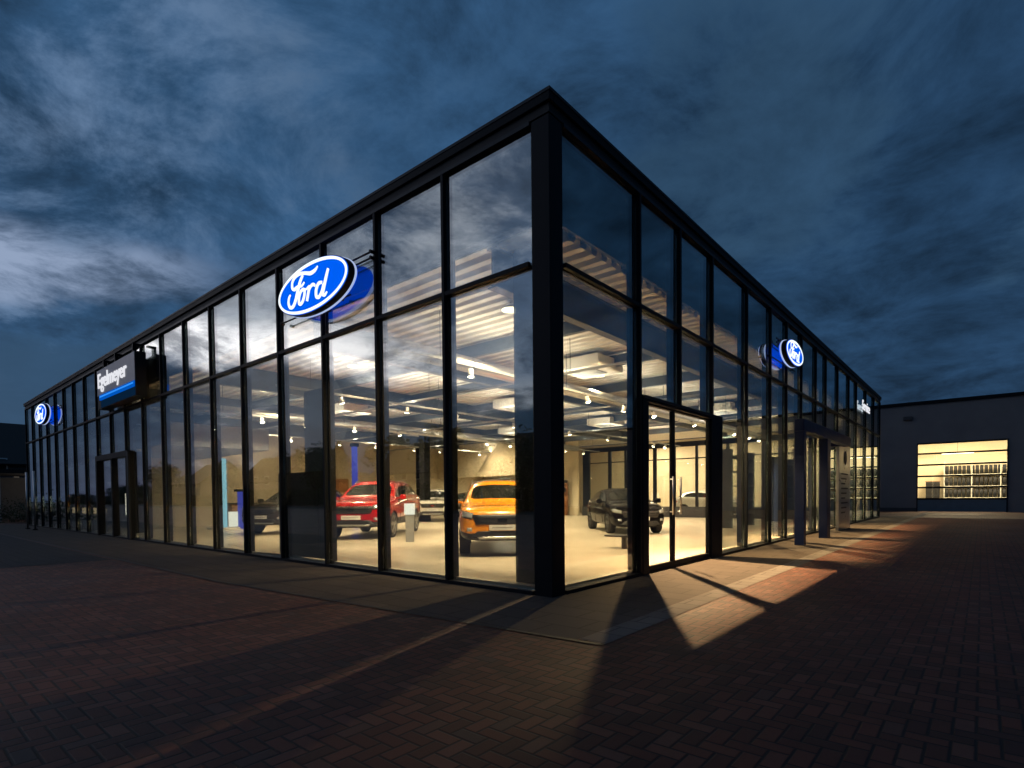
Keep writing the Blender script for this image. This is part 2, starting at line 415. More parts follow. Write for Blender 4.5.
for k_, (x, y0, y1) in enumerate(((-4.6, 1.0, 23.5), (-15.2, 1.0, 23.5))):
    MB().cyl((x, y0, 4.25), (x, y1, 4.25), .17, n=20).build('air_duct', M['alu'], B, True)
# inside floor, end walls, bulkhead
fl = boxo('showroom_floor', M['floor'], B, XL+.1, -.23, .23, YR-.1, -.04, .015)
boxo('wall', M['cream'], B, XL+.1, -.35, YR-.25, YR-.12, .016, 4.9)
boxo('wall', M['cream'], B, -24.12, -24., 2.1, YR-.3, .016, 4.9)
boxo('wall', M['dark'], B, XL+.02, XL+.09, .3, YR-.3, .016, 4.9)
boxo('wall', M['dark'], B, XL+.1, -24.13, 9, 9.1, .016, 4.9)
boxo('bulkhead', M['grey'], B, -33.4, -16.9, .9, 4.6, 3.15, 3.95)
boxo('bulkhead', M['cream'], B, -23.9, -15.6, 19.6, 19.75, 2.55, 4.9)
boxo('wall', M['cream'], B, -23.9, -15.6, 24.2, 24.3, .016, 4.9)
# inner columns
for (x0, x1, y0, y1) in ((-1.12, -.60, .62, 1.05), (-22.3, -21.8, 16.4, 16.9), (-18.2, -17.8, 13.2, 13.6), (-20.9, -20.5, 1.1, 1.5)):
    boxo('inner_column', M['frame_post'], B, x0, x1, y0, y1, .016, 4.9, bev=.01)
# big double door in the side front
boxo('door_jamb', M['frame'], B, -.06, .06, 2.40, 2.60, .0, 2.80); boxo('door_jamb', M['frame'], B, -.05, .06, 5.35, 5.94, 0, 2.90)
boxo('door_header', M['frame'], B, -.06, .07, 2.40, 5.348, 2.802, 2.90)
boxo('header_trim', M['trim'], B, .072, .09, 2.42, 5.28, 2.85, 2.875)
boxo('door_threshold', M['frame'], B, -.06, .04, 2.602, 5.348, .0, .03)
def door_leaf(y0, y1, hy):
    g = MB(); w = .045
    g.box(-.05, .012, y0, y0+w, .032, 2.798); g.box(-.05, .012, y1-w, y1, .032, 2.798); g.box(-.05, .012, y0+w, y1-w, .032, .12); g.box(-.05, .012, y0+w, y1-w, 2.77, 2.798)
    o = g.build('door', M['frame'], B)
    MB().box(-.025, -.012, y0+w, y1-w, .12, 2.77).build('door_pane', M['doorglass'], o)
    h = MB(); h.cyl((.07, hy, .95), (.07, hy, 1.62), .016); h.cyl((.013, hy, 1.0), (.07, hy, 1.0), .01); h.cyl((.013, hy, 1.57), (.07, hy, 1.57), .01)
    h.build('door_handle', M['alu'], o, True)
door_leaf(2.61, 3.655, 3.50); door_leaf(3.665, 5.34, 3.82)
# entrance door in the long front
e = MB(); e.box(-20.6, -20.44, -.10, .06, 0, 2.9); e.box(-16.98, -16.84, -.10, .06, 0, 2.9); e.box(-20.44, -16.98, -.10, .06, 2.72, 2.9); e.box(-18.78, -18.66, -.08, .05, .0, 2.72)
e.build('entrance_frame', M['frame'], B)
MB().box(-16.83, -16.74, -.115, -.06, .02, 2.85).build('entrance_trim', M['trim'], B)

# ------------------------------------------------------------------ oval signs
def catmull(pts, n=8):
    P = [pts[0]]+list(pts)+[pts[-1]]; out = []
    for i in range(1, len(P)-2):
        for k in range(n):
            t = k/n; t2, t3 = t*t, t*t*t
            out.append(tuple(.5*((2*P[i][d])+(-P[i-1][d]+P[i+1][d])*t+(2*P[i-1][d]-5*P[i][d]+4*P[i+1][d]-P[i+2][d])*t2+(-P[i-1][d]+3*P[i][d]-3*P[i+1][d]+P[i+2][d])*t3) for d in range(len(pts[0]))))
    out.append(tuple(pts[-1])); return out
def zoompt(X, Y, w):
    u = (X-485)/445.; v = (390-210*u-Y)/265.
    return (u, v, w)
STROKES = [
    [zoompt(*p) for p in ((582, 172, 4), (550, 215, 13), (490, 252, 15), (420, 255, 13), (350, 268, 13), (285, 310, 13), (248, 372, 13), (250, 432, 13), (282, 446, 9), (304, 420, 5))],
    [zoompt(*p) for p in ((392, 278, 11), (355, 350, 16), (322, 450, 18), (292, 550, 17), (255, 625, 15), (215, 645, 13), (192, 605, 13), (198, 545, 11), (220, 505, 6))],
    [zoompt(*p) for p in ((268, 440, 6), (320, 405, 9), (372, 395, 9), (410, 352, 6))],
    [zoompt(*p) for p in ((398, 425, 12), (362, 455, 13), (335, 530, 14), (340, 588, 13), (372, 575, 13), (402, 510, 14), (412, 445, 13), (396, 425, 11), (430, 425, 7), (462, 395, 7))],
    [zoompt(*p) for p in ((478, 378, 11), (462, 450, 14), (440, 548, 13))],
    [zoompt(*p) for p in ((466, 440, 8), (495, 385, 11), (528, 365, 12), (545, 380, 8))],
    [zoompt(*p) for p in ((632, 335, 11), (590, 352, 13), (560, 420, 14), (562, 488, 13), (596, 485, 13), (632, 420, 12), (650, 350, 10))],
    [zoompt(*p) for p in ((710, 190, 10), (680, 290, 14), (650, 400, 15), (640, 455, 13), (662, 462, 10), (690, 425, 5))],
]
def oval_sign(name, label, fn, group, sc=1.0):
    """fn(u, v, d) -> world: u along the wall (metres, reading direction), v up, d distance out from the glass"""
    a, b = 1.19*sc, .455*sc
    root = empty(name, fn(0, 0, 0), 0, label, 'illuminated sign', group)
    inv = Matrix.Translation(-root.location)
    def ell(k, da=0, n=72): return [((a*k+da)*math.cos(2*PI*i/n), (b*k+da)*math.sin(2*PI*i/n)) for i in range(n)]
    def put(mb, nm, mat):
        o = mb.build(nm, mat, root); o.data.transform(inv); return o
    put(MB().prism(ell(1, -.012), .318, .330, fn), 'face', M['e_blue'])
    put(MB().prism(ell(1), .20, .317, fn), 'casing', M['frame'])
    put(MB().prism(ell(1, .012), .165, .199, fn), 'edge_light', M['e_edge'])
    put(MB().prism(ell(1, -.03), .130, .164, fn), 'back_light', M['e_blue2'])
    rg = MB(); n = 72; o1, o2 = ell(1, -.022), ell(1, -.075)
    V = [[rg.bm.verts.new(fn(*p, h)) for p in q] for q, h in ((o1, .332), (o2, .332), (o2, .342), (o1, .342))]
    for i in range(n):
        j = (i+1) % n
        for k in range(4): rg.bm.faces.new((V[k][i], V[k][j], V[(k+1) % 4][j], V[(k+1) % 4][i]))
    put(rg, 'border', M['e_white'])
    lt = MB()
    for si_, st in enumerate(STROKES):
        pts = catmull(st, 7)
        h0 = .332; h1 = .344+.0007*si_
        P2 = [Vector((p[0]*a, p[1]*b)) for p in pts]; W = [p[2]*.00225*sc for p in pts]
        rows = []
        for i, p in enumerate(P2):
            t = (P2[min(i+1, len(P2)-1)]-P2[max(i-1, 0)]).normalized(); nn = Vector((-t.y, t.x))*W[i]
            rows.append([lt.bm.verts.new(fn(q.x, q.y, h)) for q, h in ((p+nn, h0), (p+nn, h1), (p-nn, h1), (p-nn, h0))])
        for i in range(len(rows)-1):
            for k in range(4): lt.bm.faces.new((rows[i][k], rows[i][(k+1) % 4], rows[i+1][(k+1) % 4], rows[i+1][k]))
        lt.bm.faces.new(rows[0]); lt.bm.faces.new(rows[-1][::-1])
    put(lt, 'lettering', M['e_white'])
    br = MB()
    for v in (-.30, .16, .26):
        ln = 1.52
        A, Bp = Vector(fn(-ln if v < 0 else -.9, v, .10)), Vector(fn(.9 if v < 0 else ln, v, .10))
        br.cyl(A, Bp, .016, n=8)
        for u in ((-ln, .6) if v < 0 else (-.6, ln)): br.cyl(fn(u, v, .05), fn(u, v, .13), .03, n=8)
    put(br, 'bracket', M['frame'])
    return root
G = 'blue oval signs on the glass fronts'
oval_sign('oval_sign', 'large glowing blue oval sign nearest the corner, on the long glass front', lambda u, v, d: Vector((-5.10+u, -d, 5.12+v)), G)
oval_sign('oval_sign', 'tiny glowing blue oval sign at the far left end of the glass front', lambda u, v, d: Vector((-28.35+u, -d, 5.22+v)), G)
oval_sign('oval_sign', 'small blue oval sign on the right hand glass front, above the blue portal', lambda u, v, d: Vector((d, 10.62+u, 5.06+v)), G, .72)

# dealer name box
nb = empty('name_sign', (-16.6, -.25, 4.4), 0, 'grey box sign with white name lettering above a glowing blue bar', 'illuminated sign')
def nbo(name, mat, *b):
    o = MB().box(*b).build(name, mat, nb); o.data.transform(Matrix.Translation((16.6, .25, -4.4))); return o
nbo('casing', M['recess'], -18.7, -14.72, -.40, -.12, 4.36, 5.66)
nbo('face', M['box_grey'], -18.68, -14.74, -.412, -.402, 4.80, 5.64)
nbo('lower_face', M['e_bluelow'], -18.3, -14.74, -.411, -.402, 4.38, 4.84)
nbo('light_bar', M['e_bluebar'], -18.3, -14.74, -.45, -.413, 4.62, 4.79)
nbo('bar_edge', M['e_bluebar2'], -18.28, -14.76, -.456, -.451, 4.70, 4.75)
t = text_obj('lettering', 'Egelmeyer', .68, M['e_text'], nb, Matrix.Translation((-17.0, -.43, 5.24)) @ Matrix.Rotation(PI/2, 4, 'X'), width=3.05)
t.data.transform(Matrix.Translation((16.6, .25, -4.4)))
for x in (-18.4, -17.1, -15.3):
    hb = MB().box(x-.05, x+.05, -.30, -.2, 5.66, 6.0).box(x-.05, x+.05, -.2, -.06, 5.94, 6.0)
    o = hb.build('hanger', M['frame'], nb); o.data.transform(Matrix.Translation((16.6, .25, -4.4)))
# service lettering at the end of the side front
sv = empty('service_sign', (.09, 24.3, 5.22), 0, 'short glowing white word sign high at the far end of the side front', 'illuminated sign')
text_obj('lettering', 'Service', .62, M['e_text'], sv, Matrix.Rotation(PI/2, 4, 'Z') @ Matrix.Rotation(PI/2, 4, 'X'), width=2.1)
MB().box(-.03, -.015, -1.15, 1.15, -.2, -.17).build('rail', M['frame'], sv)

# ------------------------------------------------------------------ blue entrance portal
P = empty('entrance_portal', (.7, 11.3, 0), 0, 'dark blue goalpost shaped portal standing out from the side front', 'portal')
for y, w_ in ((-1.68, .115), (1.15, .22)): MB().box(-.11, .11, y-w_, y+w_, .0, 2.86, bev=.01).build('post', M['blueframe'], P)
MB().box(-.11, .11, -1.80, 4.6, 2.862, 3.16, bev=.01).build('beam', M['blueframe'], P)
MB().box(-.66, -.142, 4.3, 4.58, 2.88, 3.22, bev=.01).build('return_beam', M['blueframe'], P)
op = empty('opening_hours_panel', (.40, 17.0, 0), 0, 'pale upright notice panel with dark round emblem beside the blue portal', 'notice panel')
MB().box(-.05, .05, -1.0, 1.0, .0, 3.0, bev=.01).build('board', M['alu'], op)
MB().cyl((.052, .1, 2.55), (.064, .1, 2.55), .24, n=28).build('emblem', M['recess'], op)
ln = MB()
for k in range(9): ln.box(.051, .056, -.6, .6-.25*(k % 3), 1.95-.17*k, 2.0-.17*k)
ln.build('printed_lines', M['dark'], op)
MB().box(-.04, .054, 1.001, 1.05, 0, 2.95).build('edge_strip', M['housewhite'], op)

# ------------------------------------------------------------------ things inside
pt = empty('glass_partition', (-8, 24.4, 0), 0, 'dark framed glass office partition above a black plinth across the back', 'partition')
def po(name, mat, *b):
    o = MB().box(*b).build(name, mat, pt); o.data.transform(Matrix.Translation((8, -24.4, 0))); return o
po('plinth', M['dark'], -15.4, -.6, 24.32, 24.48, .016, .62)
po('top_rail', M['frame'], -15.4, -.6, 24.33, 24.47, 4.0, 4.28)
po('mid_rail', M['frame'], -15.4, -.6, 24.36, 24.44, 3.3, 3.36)
for x, w in ((-15.1, .5), (-13.4, .2), (-12.3, .14), (-11.5, .22), (-10.4, .2), (-9.2, .14), (-7.9, .14), (-6.2, .16), (-4.4, .14), (-2.6, .14)):
    po('upright', M['frame'], x-w/2, x+w/2, 24.34, 24.46, .622, 3.998)
xs = [-15.0, -11.5, -7.9, -4.4, -.6]
for a, b in zip(xs[:-1], xs[1:]): po('pane', M['doorglass'], a+.02, b-.02, 24.39, 24.41, .625, 3.3)
# display wall standing right behind the fourth bay
dw = empty('display_wall', (-6.9, .5, 0), 0, 'tall dark display wall with blue grey slab, backing onto the long glass front', 'display wall')
MB().box(-1.08, 1.0, -.06, .06, .016, 1.86, bev=.01).build('panel', M['dark'], dw)
MB().box(-.15, .63, .08, .30, .016, 3.6, bev=.01).build('slab', M['bluegrey'], dw)
MB().box(.60, .64, -.075, -.062, .3, 1.5).build('edge_strip', M['trim'], dw)
# light tower and neon pillar
lt = empty('light_tower', (-20.2, 4.2, 0), 0, 'slim glowing pale cyan display tower in the left part of the showroom', 'light tower')
MB().box(-.07, .07, -.12, .12, .1, 3.0).build('lit_panel', M['e_cyan'], lt)
MB().box(-.5, .4, -.5, .5, .016, .1).build('base', M['white'], lt)
MB().box(-.02, .2, .2, .9, .12, .75).build('lit_board', M['e_glow'], lt)
np_ = empty('neon_pillar', (-16.54, 8.19, 0), 0, 'slim blue neon pillar rising behind the red car', 'neon pillar')
MB().box(-.09, .09, -.09, .09, .016, 3.5).build('tube', M['e_neon'], np_)
MB().box(-.14, .14, -.14, .14, 3.5, 3.65).build('cap', M['frame'], np_)
np2 = empty('neon_pillar', (-19.9, 4.9, 0), 0, 'short blue neon pillar beside the pale cyan tower', 'neon pillar')
MB().box(-.12, .12, -.2, .2, .016, 1.6).build('tube', M['e_neon'], np2)
MB().box(-.2, .2, -.3, .3, 1.6, 1.7).build('cap', M['frame'], np2)
# price stand next to red car
ps = empty('price_stand', (-8.28, 4.45, 0), R(-48), 'grey price stand with white sheet beside the red car', 'price stand')
MB().box(-.03, .03, -.12, .12, .016, .80, bev=.006).build('pedestal', M['grey'], ps)
MB().box(-.02, .05, -.145, .145, .804, 1.12).build('sheet', M['e_glow'], ps)  # paper sheet given a glow of its own to look brightly lit
ps2 = empty('price_stand', (-2.35, 6.15, 0), R(0), 'low black display stand inside the double door', 'price stand')
MB().box(-.45, .35, -.18, .18, .30, .34, bev=.006).build('tray', M['dark'], ps2)
MB().box(-.05, .05, -.05, .05, .016, .30).build('pedestal', M['dark'], ps2)
# shelves and counter at the back left
for (x, y, w, lab) in ((-22.0, 23.6, 3.2, 'warm wooden accessory shelf at the back behind the red car'), (-17.6, 23.6, 2.8, 'warm wooden accessory shelf at the back behind the white car')):
    sh = empty('wall_shelf', (x, y, 0), 0, lab, 'shelf')
    MB().box(-w/2, w/2, .2, .26, .016, 2.3).build('back_board', M['red_wood'], sh)
    for k in range(4): MB().box(-w/2, w/2, -.2, .198, .4+.55*k, .44+.55*k).build('shelf_board', M['wood'], sh)
    for s in (-1, 0, 1): MB().box(s*(w/2)-.03, s*(w/2)+.03, -.2, .198, 2.1, 2.3).build('bracket', M['dark'], sh)
    it = MB()
    rn = random.Random(int(-x*10))
    for k in range(3):
        xx = -w/2+.15
        while xx < w/2-.3:
            ww = rn.uniform(.12, .3); it.box(xx, xx+ww, -.12, .12, .445+.55*k, .445+.55*k+rn.uniform(.18, .42)); xx += ww+rn.uniform(.04, .2)
    tag(it.build('shelf_goods', M['dark'], sh), kind='stuff')
ct = empty('service_counter', (-23.1, 8.2, 0), 0, 'pale reception counter against the cream wall on the left', 'counter')
MB().box(-.4, .4, -2.6, 2.6, .016, 1.05, bev=.01).build('front', M['wood'], ct)
MB().box(-.5, .45, -2.7, 2.7, 1.052, 1.10).build('worktop', M['dark'], ct)
lc = empty('low_cabinet', (-27.0, .9, 0), 0, 'low pale cabinet behind the glass near the far left end', 'cabinet')
MB().box(-2.2, 2.4, -.2, .2, .016, .72, bev=.01).build('body', M['grey'], lc)
MB().box(-2.25, 2.45, -.24, .24, .722, .95).build('lit_top', M['e_cabinet'], lc)
rk = empty('leaflet_stand', (-21.5, 1.45, 0), 0, 'white lit leaflet stand beside the entrance of the long front', 'leaflet stand')
MB().box(-.25, .25, -.35, .35, .7, 1.55).build('lit_box', M['e_glow'], rk)
MB().box(-.2, .2, -.3, .3, 1.75, 2.0).build('header', M['white'], rk)
MB().box(-.06, .06, -.06, .06, .016, .70).build('post', M['dark'], rk)
MB().box(-.04, .04, -.04, .04, 1.551, 1.75).build('neck', M['dark'], rk)
for (x, y, mat, lab) in ((-22.6, 24.1, 'e_glow', 'small warm lit picture on the back wall above the orange car'), (-23.93, 12.0, 'red_wood', 'orange brown picture on the cream wall left of the dark display wall')):
    pic = empty('wall_picture', (x, y, 2.0), 0 if mat == 'e_glow' else PI/2, lab, 'picture')
    MB().box(-.7, .7, -.03, .03, -.4, .4).build('frame', M['wood'], pic); MB().box(-.62, .62, -.045, -.031, -.33, .33).build('print', M['red_wood'], pic)
# shelf rack with lit back by the side front
for (y, lab) in ((16.8, 'tall open rack behind the side glass left of the notice panel'), (23.0, 'tall open rack behind the far end of the side glass')):
    rack = empty('open_rack', (-3.2, y, 0), 0, lab, 'rack')
    for s in (-1.3, 1.3):
        MB().box(-.25, .25, s-.03, s+.03, .016, 3.0).build('upright', M['dark'], rack)
    for k in range(5): MB().box(-.25, .25, -1.268, 1.268, .5+.55*k, .53+.55*k).build('shelf', M['dark'], rack)
# ceiling cassettes
CAS = [(-3.62, 6.68), (-8.8, 9.9), (-3.7, 16.3), (-14.2, 6.4), (-14.2, 16.2), (-9, 16.5)]
ca = empty('ceiling_cassette', (CAS[0][0], CAS[0][1], 4.5), 0, 'square white air conditioning cassette hanging under the roof deck', 'air conditioner', 'ceiling cassettes')
MB().box(-.62, .62, -.62, .62, 0, .30, bev=.03).build('casing', M['white'], ca)
MB().box(-.32, .32, -.32, .32, -.02, -.002).build('grille', M['grey'], ca)
for x, y in CAS[1:]: c = tree_copy(ca); c.location = (x, y, 4.5)
# lighting tracks and spots
rnd = random.Random(11)
TR = []
for x in (-3.9, -8.7, -13.9, -19.0):
    tr = empty('light_track', (x, 12.2, 3.98), 0, 'thin pale lighting track running towards the back of the showroom, %s' % {-3.9: 'nearest the side front', -8.7: 'second from the side front', -13.9: 'third from the side front', -19.0: 'farthest from the side front'}[x], 'light track', 'lighting tracks')
    MB().box(-.03, .03, -11.4, 11.8, 0, .05).build('rail', M['grey'], tr)
    for k in range(6): MB().cyl((0, -10.5+4.3*k, .051), (0, -10.5+4.3*k, .95), .008, n=6).build('hanger', M['dark'], tr)
    TR.append(x)
for y in (5.0, 9.9, 15.2):
    tr = empty('light_track', (-13.2, y, 4.12), 0, 'thin pale lighting track running across the showroom, %s' % {5.0: 'nearest the long front', 9.9: 'midway back', 15.2: 'farthest back'}[y], 'light track', 'lighting tracks')
    MB().box(-10.6, 11.6, -.03, .03, 0, .05).build('rail', M['grey'], tr)
    for k in range(5): MB().cyl((-9.5+4.9*k, 0, .051), (-9.5+4.9*k, 0, .81), .008, n=6).build('hanger', M['dark'], tr)
sp0 = None
for x in TR:
    for y in (2.6, 4.6, 6.9, 9.0, 11.3, 13.6, 15.9, 18.2, 20.4, 22.3):
        yy = y+rnd.uniform(-.6, .6)
        if sp0 is None:
            sp0 = empty('spotlight', (x, yy, 3.98), 0, 'small white spotlight clipped under a lighting track', 'spotlight', 'spotlights on the tracks')
            MB().cyl((0, 0, -.04), (0, 0, -.002), .02, n=8).build('clip', M['dark'], sp0)
            MB().cyl((0, 0, -.04), (.0, .0, -.2), .05, .065, n=14).build('body', M['white'], sp0, True)
            MB().cyl((0, 0, -.201), (0, 0, -.212), .06, n=14).build('lens', M['e_spot'], sp0)
        else:
            c = tree_copy(sp0); c.location = (x, yy, 3.98); c.rotation_euler = (rnd.uniform(-.5, .5), rnd.uniform(-.5, .5), 0)
# ------------------------------------------------------------------ lamps that light the showroom
def lamp(x, y, z, P, col=(1, .75, .46), rad=.10, ang=168, aim=None):
    l = bpy.data.lights.new('showroom_light', 'SPOT'); l.energy = P; l.color = col; l.shadow_soft_size = rad
    l.spot_size = R(ang); l.spot_blend = .25
    o = bpy.data.objects.new('showroom_light', l); COL.objects.link(o); o.location = (x, y, z)
    if aim: l.spot_size = R(100 if aim[0] > 2 else 146); l.spot_blend = .8 if aim[0] > 2 else 1.0; l.color = (1, .62, .30) if aim[0] > 2 else col; o.rotation_euler = Vector(aim).to_track_quat('-Z', 'Y').to_euler()
    return o
pl0 = None
def pend(x, y, P, rad=.09, aim=None):
    global pl0
    if pl0 is None:
        pl0 = empty('pendant_lamp', (x, y, 4.84), 0, 'round white high bay lamp hanging under the roof deck', 'pendant lamp', 'high bay lamps under the deck')
        MB().cyl((0, 0, .05), (0, 0, .12), .012, n=8).build('stem', M['dark'], pl0)
        MB().cyl((0, 0, .05), (0, 0, -.04), .08, .20, n=20).build('shade', M['white'], pl0, True)
        MB().cyl((0, 0, -.041), (0, 0, -.05), .17, n=20).build('lens', M['e_warm'], pl0)
    else:
        c = tree_copy(pl0); c.location = (x, y, 4.84)
    lamp(x, y, 4.77, P, rad=rad, aim=aim)
AIM = (4.6, -.5, -4.3)
pend(-1.75, 5.6, 12000, .05, AIM); pend(-1.75, 12.4, 15000, .05, AIM); pend(-1.75, 19.0, 15000, .06, AIM); lamp(-1.75, 5.6, 4.76, 2500, rad=.04, col=(1, .68, .36))
pend(-1.75, 15.8, 700, .15); pend(-4.4, 8.4, 2400, .12, (-.6, .9, -4.9)); pend(-2.6, 2.3, 3000, .1, (-1.9, 1.9, -4)); pend(-8.6, 2.9, 2600, .1, (-1.8, 1.8, -4)); pend(-13.6, 2.9, 1800, .1, (-1.8, 1.8, -4))  # pendants near the long front are added key lamps brightening the cars
for x in (-7.4, -12.9, -18.4):
    for y in (5.2, 11.0, 17.4): pend(x, y, 4000, .15, (0, 1.0, -4.9))
pend(-22.2, 6.5, 350, .15)
# added fill lamps above the lighting tracks, brightening the roof deck
for x in TR:
    l = bpy.data.lights.new('deck_fill_light', 'AREA'); l.shape = 'RECTANGLE'; l.size = .05; l.size_y = 21; l.energy = 500; l.color = (1, .86, .68)
    o = bpy.data.objects.new('deck_fill_light', l); COL.objects.link(o); o.location = (x, 12.2, 4.06); o.rotation_euler = (PI, 0, 0)
# offices behind the partition and the lit niche under the bulkhead
for x, y, P_ in ((-12, 26.8, 520), (-7, 26.8, 620), (-2.4, 26.8, 620), (-20, 22, 330), (-17, 22, 260)):
    l = bpy.data.lights.new('office_light', 'AREA'); l.energy = P_; l.color = (1, .83, .56); l.size = 1.4
    o = bpy.data.objects.new('office_light', l); COL.objects.link(o); o.location = (x, y, 4.6 if y > 24 else 2.5)

# ------------------------------------------------------------------ cars
SUV = dict(L=4.10, W=1.77, wb=2.52, fo=.82, wr=.335, zb=.32, st=[
    # x, zs(shoulder), w(half), ztop, wtop, kind
    (2.05, .72, .58, .80, .50, 'h'), (1.98, .86, .76, .93, .66, 'h'), (1.82, .95, .845, 1.01, .74, 'h'), (1.45, .99, .88, 1.05, .77, 'h'), (.98, 1.02, .885, 1.08, .76, 'c'),
    (.30, 1.07, .885, 1.575, .60, 'r'), (-.25, 1.08, .885, 1.63, .62, 'r'), (-.9, 1.09, .885, 1.625, .61, 'r'), (-1.5, 1.11, .875, 1.585, .60, 'r'), (-1.88, 1.10, .85, 1.20, .70, 'c'), (-2.0, 1.02, .79, 1.08, .62, 'h'), (-2.05, .85, .65, .92, .5, 'h')])
KUGA = dict(L=4.52, W=1.84, wb=2.69, fo=.90, wr=.355, zb=.32, st=[
    (2.26, .72, .60, .80, .52, 'h'), (2.18, .88, .79, .95, .68, 'h'), (2.0, .99, .88, 1.05, .77, 'h'), (1.6, 1.02, .915, 1.08, .80, 'h'), (1.02, 1.04, .92, 1.10, .79, 'c'),
    (.25, 1.09, .92, 1.60, .62, 'r'), (-.35, 1.10, .92, 1.655, .64, 'r'), (-1.05, 1.11, .92, 1.65, .63, 'r'), (-1.7, 1.13, .91, 1.60, .61, 'r'), (-2.1, 1.10, .88, 1.20, .72, 'c'), (-2.22, 1.02, .82, 1.08, .64, 'h'), (-2.26, .85, .66, .92, .5, 'h')])
HATCH = dict(L=4.04, W=1.74, wb=2.49, fo=.82, wr=.315, zb=.22, st=[
    (2.02, .56, .55, .64, .48, 'h'), (1.95, .70, .73, .77, .62, 'h'), (1.78, .82, .82, .88, .70, 'h'), (1.4, .90, .86, .97, .73, 'h'), (.9, .94, .868, 1.02, .73, 'c'),
    (.05, .96, .868, 1.42, .55, 'r'), (-.4, .97, .868, 1.475, .57, 'r'), (-.95, .99, .868, 1.46, .56, 'r'), (-1.5, 1.02, .855, 1.38, .55, 'r'), (-1.85, 1.0, .82, 1.10, .66, 'c'), (-1.97, .92, .75, .98, .58, 'h'), (-2.02, .75, .6, .82, .45, 'h')])

def paint(name, col, rough=.22, metal=.0):
    if max(col) < .02: rough = .10
    return pbr(name, col, rough, metal, .03, 1, coat=1. if max(col) > .1 else 0., rvar=.02, spec=.5 if max(col) > .1 else .16)

